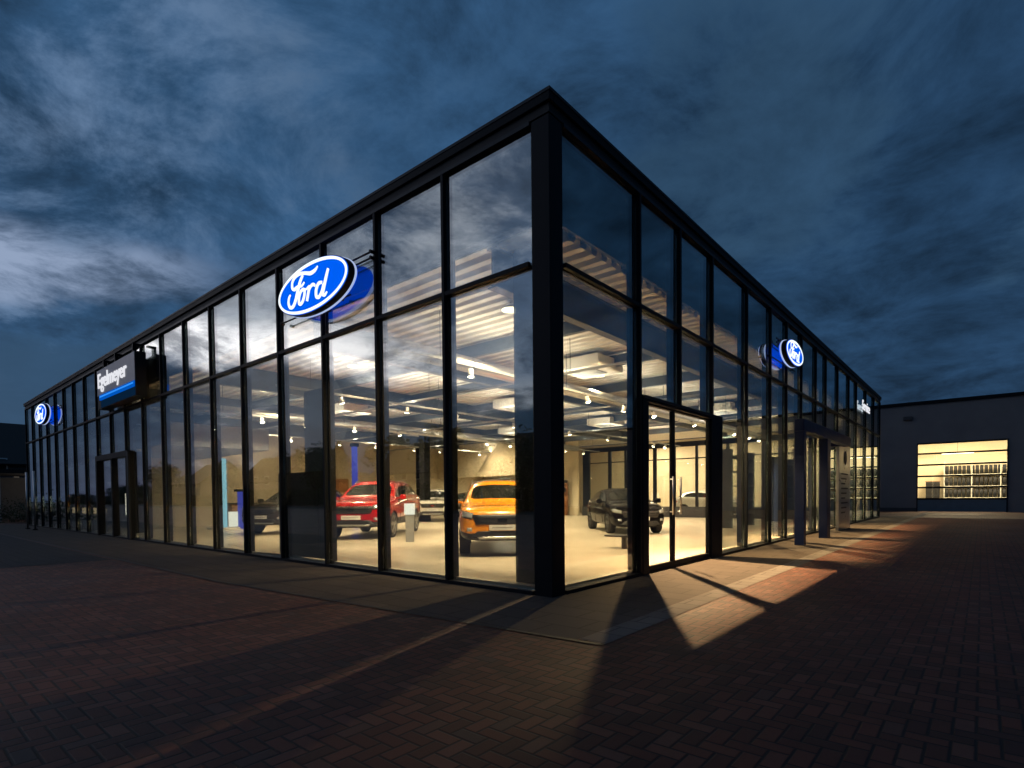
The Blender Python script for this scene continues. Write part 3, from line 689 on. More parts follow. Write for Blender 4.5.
def car(name, label, spec, col, loc, rz, group=None, rim='rim', clad=True, plate_text=True, grille_dark=True, sc=1.06, dark_roof=False):
    root = empty(name, (loc[0], loc[1], .016), rz, label, 'car', group); root.scale = (sc,)*3
    body_m = paint(name+'_paint', col)
    st = spec['st']; zb = spec['zb']; bm = bmesh.new(); rows = []
    for (x, zs, w, zt, wt, k) in st:
        h = zs-zb
        half = [(0, zb), (.78*w, zb), (.955*w, zb+.05), (.995*w, zb+.30*h), (1.0*w, zb+.66*h), (.965*w, zs)]
        if k == 'r': half += [(wt+.02, zt-.075), (.62*wt, zt-.012), (0, zt)]
        else: half += [(wt, zs+.62*(zt-zs)), (.55*wt, zt-.008), (0, zt)]
        ring = half+[(-y, z) for y, z in half[-2:0:-1]]
        rows.append([bm.verts.new((x, y, z)) for y, z in ring])
    n = len(rows[0]); F = {}
    for i in range(len(rows)-1):
        for j in range(n):
            f = bm.faces.new((rows[i][j], rows[i][(j+1) % n], rows[i+1][(j+1) % n], rows[i+1][j])); F[i, j] = f
            f.smooth = True
    f1 = bm.faces.new(rows[0][::-1]); f2 = bm.faces.new(rows[-1]); f1.smooth = f2.smooth = True
    # material slots: 0 paint 1 cladding 2 windscreen 3 side 4 rear 5 arch
    if clad:
        for (i, j), f in F.items():
            if j in (0, 1, 2) or j in (n-1, n-2, n-3): f.material_index = 1
    kinds = [s[5] for s in st]
    if dark_roof:
        for (i, j), f in F.items():
            if j in (6, 7, 8, 9) and kinds[i] == 'r' and kinds[i+1] == 'r': f.material_index = 1
    ws = [F[i, j] for i in range(len(st)-1) for j in (6, 7, 8, 9) if kinds[i] == 'c' and kinds[i+1] == 'r']
    rw = [F[i, j] for i in range(len(st)-1) for j in (6, 7, 8, 9) if kinds[i] == 'r' and kinds[i+1] == 'c']
    s1 = [F[i, 5] for i in range(len(st)-1) if 'r' in (kinds[i], kinds[i+1])]
    s2 = [F[i, n-6] for i in range(len(st)-1) if 'r' in (kinds[i], kinds[i+1])]
    bmesh.ops.recalc_face_normals(bm, faces=bm.faces)
    for reg, mi, th in ((ws, 2, .035), (rw, 4, .05), (s1, 3, .04), (s2, 3, .04)):
        bmesh.ops.inset_region(bm, faces=reg, thickness=th, use_even_offset=True)
        for f in reg: f.material_index = mi
    me = bpy.data.meshes.new('body'); bm.to_mesh(me); bm.free()
    for m_ in (body_m, M['plastic'], M['carglass'], M['carglass'], M['carglass'], M['plastic']): me.materials.append(m_)
    tmp = bpy.data.objects.new('tmp', me); COL.objects.link(tmp)
    ss = tmp.modifiers.new('s', 'SUBSURF'); ss.levels = 2; ss.render_levels = 2
    fx = spec['L']/2-spec['fo']; rx = fx-spec['wb']; wr = spec['wr']; hw = spec['W']/2
    cm = MB()
    for x in (fx, rx):
        for s in (-1, 1): cm.cyl((x, s*(hw-.33), wr), (x, s*(hw+.2), wr), wr+.055, n=40)
    cut = cm.build('tmpcut', None); 
    for _ in range(6): cut.data.materials.append(M['plastic'])
    for p in cut.data.polygons: p.material_index = 5
    bo = tmp.modifiers.new('b', 'BOOLEAN'); bo.operation = 'DIFFERENCE'; bo.object = cut; bo.solver = 'EXACT'
    res = eval_mesh(tmp)
    bpy.data.objects.remove(tmp); bpy.data.objects.remove(cut)
    big = bmesh.new(); big.from_mesh(res); bvh = BVHTree.FromBMesh(big)
    def split(name_, idx, mat):
        b2 = big.copy()
        bmesh.ops.delete(b2, geom=[f for f in b2.faces if f.material_index not in idx], context='FACES')
        if not b2.faces: b2.free(); return None
        m2 = bpy.data.meshes.new(name_); b2.to_mesh(m2); b2.free()
        m2.materials.clear(); m2.materials.append(mat)
        for p in m2.polygons: p.material_index = 0
        o = bpy.data.objects.new(name_, m2); COL.objects.link(o); o.parent = root; return o
    body = split('body', (0,), body_m); split('cladding', (1, 5), M['plastic'])
    split('windscreen', (2,), M['carglass']); split('side_window', (3,), M['carglass']); split('rear_window', (4,), M['carglass'])
    L2 = spec['L']/2
    def patch(name_, quad, mat, sgn=1, off=.012, th=.012, parent=root, nx=8, nz=5):
        """quad of (y,z) corners projected along x onto the front (sgn 1) or back (-1) of the body"""
        m_ = MB(); g = []
        for a in range(nx+1):
            colv = []
            for b in range(nz+1):
                s, t_ = a/nx, b/nz
                y = (quad[0][0]*(1-s)+quad[1][0]*s)*(1-t_)+(quad[3][0]*(1-s)+quad[2][0]*s)*t_
                z = (quad[0][1]*(1-s)+quad[1][1]*s)*(1-t_)+(quad[3][1]*(1-s)+quad[2][1]*s)*t_
                h = bvh.ray_cast(Vector((sgn*4, y, z)), Vector((-sgn, 0, 0)))
                x = h[0].x+sgn*off if h[0] is not None else sgn*(L2-.3)
                colv.append((m_.bm.verts.new((x, y, z)), m_.bm.verts.new((x-sgn*(off+th), y, z))))
            g.append(colv)
        for a in range(nx):
            for b in range(nz):
                m_.bm.faces.new([q[0] for q in (g[a][b], g[a+1][b], g[a+1][b+1], g[a][b+1])])
                m_.bm.faces.new([q[1] for q in (g[a][b+1], g[a+1][b+1], g[a+1][b], g[a][b])])
        for a in range(nx):
            for b in (0, nz): m_.bm.faces.new((g[a][b][0], g[a][b][1], g[a+1][b][1], g[a+1][b][0]))
        for b in range(nz):
            for a in (0, nx): m_.bm.faces.new((g[a][b][0], g[a][b+1][0], g[a][b+1][1], g[a][b][1]))
        return m_.build(name_, mat, parent, True)
    zs3 = st[2][1]; w3 = st[2][2]
    zh = zs3-.05
    # grille, lower intake, bumper strip, lamps
    gr = patch('grille', [(-.52, zh-.25), (.52, zh-.25), (.60, zh-.05), (-.60, zh-.05)], M['plastic'])
    for k in (0, 1): patch('grille_bar', [(-.52, zh-.13-.07*k), (.52, zh-.13-.07*k), (.53, zh-.115-.07*k), (-.53, zh-.115-.07*k)], M['frame_post'], off=.02, th=.006, parent=gr, nz=1)
    MB().prism([(.10*math.cos(2*PI*i/20), .042*math.sin(2*PI*i/20)) for i in range(20)], 0, .02, lambda u, v, h: ((bvh.ray_cast(Vector((4, 0, zh-.16)), Vector((-1, 0, 0)))[0].x+.02)+h, u, zh-.16+v)).build('badge', M['chrome'], gr)
    zi = zb+.10
    patch('lower_intake', [(-.62, zi-.02), (.62, zi-.02), (.50, zi+.10), (-.50, zi+.10)], M['plastic'])
    patch('bumper_lip', [(-.46, zi-.06), (.46, zi-.06), (.50, zi-.01), (-.50, zi-.01)], M['alu'] if clad else M['plastic'], off=.02, nz=2)
    for s in (-1, 1):
        hl = patch('headlight', [(s*.60, zh-.12), (s*.80, zh-.08), (s*.83, zh+.03), (s*.58, zh-.03)], M['lamp'], off=.014)
        patch('lamp_surround', [(s*.585, zh-.145), (s*.815, zh-.105), (s*.84, zh+.045), (s*.565, zh-.02)], M['plastic'], off=.006, th=.01, parent=hl)
        patch('fog_light', [(s*.60, zi+.10), (s*.70, zi+.10), (s*.70, zi+.17), (s*.60, zi+.17)], M['lamp'], off=.016, nx=3, nz=2)
        patch('tail_light', [(s*.60, zs3-.14), (s*.80, zs3-.12), (s*.82, zs3+.05), (s*.62, zs3+.05)], M['red_lamp'], sgn=-1, off=.016)
    xp = bvh.ray_cast(Vector((4, 0, zi+.17)), Vector((-1, 0, 0)))[0].x+.015
    pl = MB().box(xp, xp+.012, -.26, .26, zi+.115, zi+.225, bev=.003).build('number_plate', M['plate'], root)
    if plate_text:
        tx = MB()
        rn = random.Random(hash(name) % 97)
        tx.box(xp+.0125, xp+.0135, -.2, .2, zi+.162, zi+.178)
        tx.build('plate_print', M['grey'], pl)
    # mirrors, roof rails, door lines, handles
    cb = [i for i, k in enumerate(kinds) if k == 'c'][0]; xm = st[cb][0]-.18; zm = st[cb][1]+.05
    for s in (-1, 1):
        mi_ = MB(); mi_.cyl((xm, s*(hw-.10), zm), (xm-.03, s*(hw+.04), zm+.03), .025, n=8)
        mi_.box(xm-.10, xm+.06, min(s*(hw+.03), s*(hw+.2)), max(s*(hw+.03), s*(hw+.2)), zm-.04, zm+.11, bev=.035)
        mi_.build('wing_mirror', body_m if s > 0 or True else None, root, True)
        if clad:
            rl = MB(); pts = [Vector((x, s*.60, z)) for x, z in ((.15, 0), (.0, .05), (-.9, .05), (-1.35, 0))]
            for q in pts:
                hh = bvh.ray_cast(Vector((q.x, q.y, 4)), Vector((0, 0, -1))); q.z = (hh[0].z if hh[0] else 1.6)+q.z
            for a, b in zip(pts[:-1], pts[1:]): rl.cyl(a, b, .018, n=8)
            rl.build('roof_rail', M['alu'] if col[0]+col[1] > .1 else M['plastic'], root)
        for dx in (-.02, -1.02):
            seam = MB(); prev = None; xx = xm-.10+dx if dx > -.5 else xm-1.08
            for k in range(9):
                z = zb+.12+k*(st[5][1]-zb-.14)/8
                hh = bvh.ray_cast(Vector((xx, s*3, z)), Vector((0, -s, 0)))
                if hh[0] is None: continue
                q = hh[0]+Vector((0, s*.002, 0))
                if prev is not None: seam.box(q.x-.005, q.x+.005, min(q.y, prev.y)-.003, max(q.y, prev.y)+.003, prev.z, q.z)
                prev = q
            seam.build('door_seam', M['recess'], root)
        for dx in (-.95, -1.95):
            z = st[5][1]-.12; hh = bvh.ray_cast(Vector((xm+dx, s*3, z)), Vector((0, -s, 0)))
            if hh[0]: MB().box(hh[0].x-.09, hh[0].x+.09, hh[0].y-.02, hh[0].y+.02, z-.015, z+.015, bev=.006).build('door_handle', body_m, root)
    # wheels
    for x in (fx, rx):
        for s in (-1, 1):
            we = bpy.data.objects.new('wheel', None)
            tw = MB(); nn = 36; prof = [(wr*.70, .105), (wr*.93, .11), (wr, .085), (wr, -.085), (wr*.93, -.11), (wr*.70, -.105)]
            V = [[tw.bm.verts.new((pr*math.cos(2*PI*i/nn), pz, pr*math.sin(2*PI*i/nn))) for pr, pz in prof] for i in range(nn)]
            for i in range(nn):
                for k in range(len(prof)): tw.bm.faces.new((V[i][k], V[(i+1) % nn][k], V[(i+1) % nn][(k+1) % len(prof)], V[i][(k+1) % len(prof)]))
            wh = tw.build('wheel', M['rubber'], root, True); wh.location = (x, s*(hw-.125), wr)
            rm = MB(); oy = s*.095
            for k in range(5):
                a = 2*PI*k/5+.3; a0, a1, a2, a3 = a-.13, a+.13, a+.2, a-.2
                rm.prism([(.04*math.cos(a-.9), .04*math.sin(a-.9)), (wr*.71*math.cos(a3), wr*.71*math.sin(a3)), (wr*.71*math.cos(a-.07), wr*.71*math.sin(a-.07)), (.03*math.cos(a), .03*math.sin(a)), (wr*.71*math.cos(a+.07), wr*.71*math.sin(a+.07)), (wr*.71*math.cos(a2), wr*.71*math.sin(a2)), (.04*math.cos(a+.9), .04*math.sin(a+.9))], oy-.012, oy+.012, lambda u, v, h: (u, h, v))
            rm.cyl((0, oy-.02, 0), (0, oy+.02, 0), .055, n=14)
            for i in range(nn):
                pass
            V = [[rm.bm.verts.new((pr*math.cos(2*PI*i/nn), oy+pz, pr*math.sin(2*PI*i/nn))) for pr, pz in ((wr*.74, .012), (wr*.68, .012), (wr*.68, -.02), (wr*.74, -.02))] for i in range(nn)]
            for i in range(nn):
                for k in range(4): rm.bm.faces.new((V[i][k], V[(i+1) % nn][k], V[(i+1) % nn][(k+1) % 4], V[i][(k+1) % 4]))
            rm.build('rim', M[rim], wh)
            MB().cyl((0, s*.03, 0), (0, s*.045, 0), wr*.69, n=28).build('brake_disc', M['recess'], wh)
    big.free()
    return root
car('orange_suv', 'orange compact SUV facing out, close behind the corner glass', SUV, (.80, .29, .010), (-5.02, 4.60), R(-46), dark_roof=True)
car('red_suv', 'red SUV facing the long glass front', KUGA, (.34, .006, .010), (-11.9, 5.95), R(-53), sc=1.15)
car('black_hatchback', 'black hatchback seen through the right hand corner pane', HATCH, (.003, .003, .0035), (-5.7, 12.1), R(-45), rim='rimdark', clad=False, plate_text=False)
car('white_suv', 'white SUV standing behind the red SUV', KUGA, (.62, .61, .56), (-18.9, 14.9), R(-45))
car('dark_grey_suv', 'dark grey SUV left of the tall dark display wall', KUGA, (.03, .028, .03), (-16.3, 5.5), R(-62))
car('dark_hatchback', 'dark hatchback far back between the white SUV and the orange SUV', HATCH, (.05, .04, .035), (-19.2, 17.6), R(-60), clad=False)
car('white_hatchback', 'white hatchback behind the glass partition, seen through the double door', HATCH, (.62, .6, .54), (-7.8, 26.6), R(-10), clad=False)

# ------------------------------------------------------------------ service hall across the yard
H = empty('service_hall', (0, 41, 0), 0, 'low dark grey service hall with lit sectional door at the right', 'building')
def ho(name, mat, *b, bev=0):
    o = MB().box(*b, bev=bev).build(name, mat, H); o.data.transform(Matrix.Translation((0, -41, 0))); return o
hx0, hx1, dz0, dz1, dx0, dx1 = -9, 34, 0, 4.62, .78, 5.42
ho('wall', M['hallwall'], hx0, dx0, 41, 41.25, 0, 7.25); ho('wall', M['hallwall'], dx1, hx1, 41, 41.25, 0, 7.25)
ho('wall', M['hallwall'], dx0, dx1, 41.003, 41.25, dz1, 7.25)
ho('roof_edge', M['fascia'], hx0-.05, hx1+.05, 40.9, 41.3, 7.252, 7.46)
ho('roof', M['fascia'], hx0, hx1, 41.3, 60, 7.2, 7.3); ho('wall', M['hallwall'], hx0, hx0+.2, 41.25, 60, 0, 7.2); ho('wall', M['hallwall'], hx1-.2, hx1, 41.25, 60, 0, 7.2); ho('wall', M['hallwall'], hx0, hx1, 60, 60.2, 0, 7.3)
ho('inner_wall', M['cream'], -3, 11, 48.6, 48.7, .02, 6.4); ho('inner_wall', M['cream'], -3.1, -3, 41.26, 48.7, .02, 6.4); ho('inner_wall', M['cream'], 11, 11.1, 41.26, 48.7, .02, 6.4)
ho('inner_ceiling', M['white'], -3, 11, 41.26, 48.7, 6.4, 6.5); ho('inner_floor', M['grey'], -3, 11, 41.26, 48.6, .0, .02)
sd = MB(); 
for z in (.86, 1.62, 2.38, 3.14, 3.9, dz1-.04): sd.box(dx0+.06, dx1-.06, 40.91, 40.99, z-.055, z+.055)
sd.box(dx0+.0, dx0+.06, 40.92, 41.0, 0, dz1); sd.box(dx1-.06, dx1, 40.92, 41., 0, dz1)
o = sd.build('sectional_door', M['frame'], H); o.data.transform(Matrix.Translation((0, -41, 0)))
MB().box(dx0+.06, dx1-.06, -.065, -.02, .02, .825).build('lower_panel', M['bluegrey'], o)
for k, z in enumerate((.895, 1.655, 2.415, 3.175, 3.935)):
    MB().box(dx0+.07, dx1-.07, -.045, -.035, z, z+(.69 if k < 4 else .6)).build('pane', M['doorglass'], o)
ho('vent_box', M['dark'], .0, .5, 40.84, 40.998, 6.25, 6.5, bev=.02)
ho('plinth', M['dark'], hx0, dx0-.01, 40.96, 40.998, .0, .25)
for x, y, e_ in ((2.8, 44.5, 1100), (-.5, 45.5, 320), (7, 45.5, 360)):
    l = bpy.data.lights.new('hall_light', 'AREA'); l.energy = e_; l.color = (1, .80, .50); l.shape = 'RECTANGLE'; l.size = 1.6; l.size_y = .3
    oo = bpy.data.objects.new('hall_light', l); COL.objects.link(oo); oo.location = (x, y, 5.9)
for x, y_, z_ in ((-.2, 46.9, 5.05), (2.85, 44.2, 4.0), (7.2, 46.9, 5.05)):
    tl = empty('hall_lamp', (x, y_, z_), 0, 'long bright tube lamp hanging inside the service hall', 'lamp', 'tube lamps in the service hall')
    MB().box(-.9, .9, -.08, .08, .05, .12).build('casing', M['white'], tl); MB().box(-.88, .88, -.06, .06, .0, .048).build('tube', M['e_hall'], tl)
    MB().cyl((0, 0, .121), (0, 0, 6.39-z_), .01, n=6).build('hanger', M['dark'], tl)
tr_ = empty('tyre_rack', (4.4, 47.6, 0), 0, 'pale steel tyre rack filled with tyres along the back of the service hall', 'rack')
for k in range(4): MB().box(-2.38, 2.4, -.3, .3, .9+.86*k-.05, .9+.86*k).build('shelf', M['pale_carton'], tr_)
for x in (-2.4, -.8, .8, 2.42): MB().box(x-.03, x+.03, -.34, .34, .02, 3.6).build('upright', M['pale_carton'], tr_)
ty0 = None
for k in range(3):
    for i in range(19):
        x = -2.25+.25*i
        if ty0 is None:
            m_ = MB(); nn = 24; prof = [(.20, .09), (.30, .10), (.325, .07), (.325, -.07), (.30, -.10), (.20, -.09)]
            V = [[m_.bm.verts.new((pz, pr*math.cos(2*PI*i2/nn), pr*math.sin(2*PI*i2/nn))) for pr, pz in prof] for i2 in range(nn)]
            for i2 in range(nn):
                for q in range(6): m_.bm.faces.new((V[i2][q], V[(i2+1) % nn][q], V[(i2+1) % nn][(q+1) % 6], V[i2][(q+1) % 6]))
            ty0 = m_.build('tyre', M['rubber'], None, True); tag(ty0, 'black tyre standing upright on the tyre rack in the service hall', 'tyre', 'tyres on the rack'); c = ty0
        else: c = ty0.copy(); COL.objects.link(c)
        c.location = (4.4+x, 47.6, .9+.86*k+.327)
wb_ = empty('tool_cabinet', (1.28, 47.9, 0), 0, 'dark tool cabinet at the left behind the sectional door', 'cabinet')
MB().box(-.42, .42, -.3, .3, .02, 2.1, bev=.01).build('body', M['dark'], wb_)
for k in range(4): MB().box(-.4, .4, -.315, -.302, .15+.48*k, .55+.48*k).build('drawer', M['plastic'], wb_)
MB().box(-.46, .46, -.32, .32, 2.102, 2.16).build('top', M['wood'], wb_)

# ------------------------------------------------------------------ houses and trees
def house(x, y, rz, w, d_, hw_, hr, label, group=None, lit=False):
    h = empty('house', (x, y, 0), rz, label, 'house', group)
    MB().box(-w/2, w/2, -d_/2, d_/2, 0, hw_).build('wall', M['render'], h)
    g = MB().prism([(-d_/2, hw_), (d_/2, hw_), (0, hr-.15)], -w/2, w/2, lambda u, v, q: (q, u, v)).build('gable', M['render'], h)
    r_ = MB(); ov = .5
    for s in (-1, 1):
        a = Vector((0, s*(d_/2+ov), hw_-.25)); b = Vector((0, 0, hr))
        n_ = Vector((0, s*(hr-hw_+.25), d_/2+ov)).normalized()*.18
        r_.prism([(a.y, a.z), (b.y, b.z), (b.y, b.z+.2), (a.y+n_.y, a.z+n_.z)], -w/2-ov, w/2+ov, lambda u, v, q: (q, u, v))
    rf_ = r_.build('roof', M['roof_tile'], h)
    MB().box(w*.2, w*.2+.6, -.9, -.3, hr-1.0, hr+.7).build('chimney', M['render'], rf_)
    for s in (-1, 1):
        for k in range(int(w//3)):
            xx = -w/2+1.6+3*k
            for z in ((1.0,) if hw_ < 4 else (1.0, 3.6)):
                f = MB().box(xx-.6, xx+.6, min(s*(d_/2+.01), s*(d_/2+.06)), max(s*(d_/2+.01), s*(d_/2+.06)), z, z+1.4).build('window', M['grey'] if group else M['housewhite'], h)
                MB().box(xx-.5, xx+.5, s*(d_/2+.062), s*(d_/2+.07), z+.1, z+1.3).build('pane', M['window_dark'], f)
    return h
house(-66, 7.5, R(94), 15, 11, 4.6, 8.4, 'dark roofed house beyond the left end of the showroom')
ga = empty('carport', (-44.5, 2.6, 0), R(5), 'low dark shed with white posts left of the showroom', 'shed')
MB().box(-3.0, 3.0, -3.4, 3.4, 3.0, 3.25).build('roof', M['roof_tile'], ga)
for sx in (-2.8, 2.8):
    for sy in (-3.2, -1.0, 1.0, 3.2): MB().box(sx-.14, sx+.14, sy-.14, sy+.14, 0, 3.0).build('post', M['housewhite'], ga)
MB().box(-2.6, -2.4, -3.1, 3.1, 0, 2.9).build('back_wall', M['render'], ga)
HG = 'houses across the street mirrored in the long front'
for i, (x, y, rz, w, d_, hw_, hr, lab) in enumerate((
    (-118, -42, 5, 14, 10, 4.4, 8.6, 'wide dark house across the street, farthest left in the glass reflection'),
    (-92, -44, -8, 11, 9, 4.2, 8.4, 'steep roofed dark house across the street, mirrored in the long front'),
    (-58, -48, 3, 13, 10, 4.6, 9.0, 'dark house across the street with trees at both sides'),
    (-34, -46, -4, 12, 9, 4.4, 8.8, 'dark house across the street nearest the camera'))):
    house(x, y, R(rz), w, d_, hw_, hr, lab, HG)

def tree(x, y, h, w, seed, label, group, conifer=False, nleaf=2600):
    rn = random.Random(seed)
    t_ = empty('broadleaf_tree' if not conifer else 'conifer_tree', (x, y, 0), rn.uniform(0, 6), label, 'tree', group)
    tk = MB(); tk.cyl((0, 0, 0), (.1, 0, h*.45), .035*h*.8, .018*h, n=9)
    limbs = []
    for k in range(7):
        a = rn.uniform(0, 6.28); z0 = h*rn.uniform(.25, .5); e_ = Vector((math.cos(a)*w*.3, math.sin(a)*w*.3, z0+h*rn.uniform(.15, .35)))
        tk.cyl((.05, 0, z0), e_, .012*h, .004*h, n=6); limbs.append(e_)
    tk.build('trunk', M['bark'], t_, True)
    lf = MB(); cl = []
    for k in range(26):
        if conifer:
            z = h*(.15+.85*rn.random()); rad = w*.5*(1-z/h)+.1
            a = rn.uniform(0, 6.28); cl.append((Vector((math.cos(a)*rad*.6, math.sin(a)*rad*.6, z)), rad*.6+.2))
        else:
            a = rn.uniform(0, 6.28); q = rn.random()**.5; z = h*(.35+.55*rn.random())
            k2 = math.sin(PI*min(1, max(.05, (z/h-.25)/.8)))
            cl.append((Vector((math.cos(a)*w*.42*q*k2, math.sin(a)*w*.42*q*k2, z)), w*rn.uniform(.10, .2)))
    for k in range(nleaf):
        c0, rr_ = rn.choice(cl)
        dvec = Vector((rn.gauss(0, 1), rn.gauss(0, 1), rn.gauss(0, .8))); dvec = dvec.normalized()*rr_*rn.random()**.4
        p = c0+dvec; s_ = h*rn.uniform(.012, .028)
        e1 = Vector((rn.gauss(0, 1), rn.gauss(0, 1), rn.gauss(0, 1))).normalized(); e2 = e1.orthogonal().normalized()
        lf.bm.faces.new([lf.bm.verts.new(p+v_) for v_ in (e1*s_, e2*s_*.6, -e1*s_, -e2*s_*.6)])
    me_o = bpy.data.objects.new('crown', None)
    me = bpy.data.meshes.new('crown'); lf.bm.to_mesh(me); lf.bm.free(); me.materials.append(M['leaf'])
    bpy.data.objects.remove(me_o)
    o_ = bpy.data.objects.new('crown', me); COL.objects.link(o_); o_.parent = t_
    return t_
rn_belt = random.Random(21)
TG = 'trees across the street mirrored in the glass fronts'
lab_b = 'dark broadleaf tree across the street mirrored in the long glass front'
protos = [tree(-75, -40, 9.5, 8, 1, lab_b, TG), tree(-46, -41, 10.5, 9, 2, lab_b, TG), tree(-66, -38.5, 9.5, 4.0, 3, 'pointed dark conifer across the street mirrored in the long glass front', 'conifers across the street', True)]
for k, (pi_, x, y, s_) in enumerate(((0, -104, -40, .9), (1, -22, -42, 1.05), (0, -10, -40, 1.15), (1, 2, -43, 1.1), (0, 14, -41, 1.1), (1, -83, -47, 1.0), (0, -31, -38, .95), (1, -130, -37, .9), (2, -100, -36, .9), (2, -40, -37, 1.0), (0, -150, -44, 1.1), (1, -16, -50, 1.2), (0, 30, -44, 1.1), (1, -3, -37, .95), (1, -70, -52, 1.2), (0, -50, -52, 1.1), (0, -115, -55, 1.2))):
    c = tree_copy(protos[pi_]); c.location = (x, y, 0); c.rotation_euler = (0, 0, k*1.7); c.scale = (s_, s_, s_*(.9+.02*(k % 6)))
for k in range(62):
    x = -260+5*k
    c = tree_copy(protos[k % 2]); s_ = rn_belt.uniform(.5, .72); c.location = (x+rn_belt.uniform(-1.5, 1.5), -60+rn_belt.uniform(-3, 3), 0); c.rotation_euler = (0, 0, k*2.3); c.scale = (s_*1.35, s_*1.35, s_)
    c['label'] = 'small dark tree in the belt behind the houses, mirrored in the long front'; c['group'] = 'tree belt behind the mirrored houses'
rightlab = 'dark broadleaf tree right of the yard mirrored in the side glass front'
for k, (x, y, s_) in enumerate(((42, 20, 1.0), (46, 8, 1.1), (40, -4, .9), (48, -16, 1.15), (44, 30, 1.0), (38, -28, 1.0))):
    c = tree_copy(protos[k % 2]); c.location = (x, y, 0); c.rotation_euler = (0, 0, k*1.1); c.scale = (s_,)*3; c['label'] = rightlab; c['group'] = 'trees right of the yard'
# hedge by the shed
hd = MB(); rn = random.Random(5)
for k in range(3600):
    p = Vector((rn.uniform(-3.6, 3.6), rn.gauss(0, .35), abs(rn.gauss(.55, .4)))); s_ = rn.uniform(.03, .08)
    e1 = Vector((rn.gauss(0, 1), rn.gauss(0, 1), rn.gauss(0, 1))).normalized(); e2 = e1.orthogonal().normalized()
    hd.bm.faces.new([hd.bm.verts.new(p+v_) for v_ in (e1*s_, e2*s_*.6, -e1*s_, -e2*s_*.6)])
o = hd.build('hedge', M['leaf']); o.location = (-40.5, -1.2, 0); o.rotation_euler = (0, 0, R(80)); tag(o, 'low dark hedge at the far left beside the shed', 'hedge')
hp_ = None
for k in range(20):
    if hp_ is None:
        hm = MB(); rn = random.Random(9)
        for q in range(4200):
            p = Vector((rn.uniform(-6.2, 6.2), rn.gauss(0, .4), rn.uniform(.1, 2.3)+rn.gauss(0, .15))); s_ = rn.uniform(.06, .13)
            e1 = Vector((rn.gauss(0, 1), rn.gauss(0, 1), rn.gauss(0, 1))).normalized(); e2 = e1.orthogonal().normalized()
            hm.bm.faces.new([hm.bm.verts.new(p+v_) for v_ in (e1*s_, e2*s_*.6, -e1*s_, -e2*s_*.6)])
        hp_ = hm.build('hedge', M['leaf']); tag(hp_, 'clipped dark hedge along the far side of the street, mirrored low in the long front', 'hedge', 'hedges along the mirrored street'); c = hp_
    else: c = hp_.copy(); COL.objects.link(c)
    c.location = (-205+12.6*k, -35.4+.3*(k % 3), 0); c.scale = (1, 1, .85+.12*((k*7) % 4))
pl_ = bpy.data.lights.new('shed_fill_light', 'POINT'); pl_.energy = 45; pl_.color = (1, .88, .75); pl_.shadow_soft_size = .2  # added fill lamp under the shed roof, brightening its white posts
po_ = bpy.data.objects.new('shed_fill_light', pl_); COL.objects.link(po_); po_.location = (-43.5, 2.6, 2.6)
for k, (x, y) in enumerate(((-29.3, -.75), (-27.6, -.75))):
    fp = empty('slim_post', (x, y, 0), 0, 'slim pale grey post before the far left glass, %s' % ('left of two' if k == 0 else 'right of two'), 'post', 'slim posts at the left end')
    MB().cyl((0, 0, 0), (0, 0, 2.6), .035, n=10).build('shaft', M['alu'], fp, True); MB().cyl((0, 0, 0.006), (0, 0, .05), .09, n=12).build('foot', M['frame'], fp)

# ------------------------------------------------------------------ sky
W = bpy.data.worlds.new('World'); S.world = W; W.use_nodes = True
nt = W.node_tree; nt.nodes.clear()
out = N(nt, 'ShaderNodeOutputWorld'); bg = N(nt, 'ShaderNodeBackground')
tc = N(nt, 'ShaderNodeTexCoord'); D = tc.outputs['Generated']
sky = N(nt, 'ShaderNodeTexSky'); sky.sky_type = 'NISHITA'; sky.sun_disc = False; sky.sun_elevation = R(1.0); sky.sun_rotation = R(90-205)
sx = N(nt, 'ShaderNodeSeparateXYZ'); L(nt, D, sx.inputs[0])
z = math_n(nt, 'MAXIMUM', sx.outputs[2], 0.)
den = math_n(nt, 'ADD', z, .22)
cxy = N(nt, 'ShaderNodeCombineXYZ'); L(nt, math_n(nt, 'DIVIDE', sx.outputs[0], den), cxy.inputs[0]); L(nt, math_n(nt, 'DIVIDE', sx.outputs[1], den), cxy.inputs[1]); cxy.inputs[2].default_value = 3.7
n1 = noise(nt, .95, 9, cxy.outputs[0], .56, .2)
n2 = noise(nt, 3.1, 10, cxy.outputs[0], .66, .3)
n3 = noise(nt, .45, 3, cxy.outputs[0], .5)
cl = math_n(nt, 'ADD', math_n(nt, 'MULTIPLY', n1, .54), math_n(nt, 'ADD', math_n(nt, 'MULTIPLY', n2, .25), math_n(nt, 'MULTIPLY', n3, .18)))
def mr(v, a, b, c=0., d=1., sm=True):
    n = N(nt, 'ShaderNodeMapRange'); n.interpolation_type = 'SMOOTHSTEP' if sm else 'LINEAR'
    for i, q in enumerate((a, b, c, d)): n.inputs[i+1].default_value = q
    L(nt, v, n.inputs[0]); return n.outputs[0]
gap = mr(cl, .487, .562)                                    # 1 where the cloud is thin
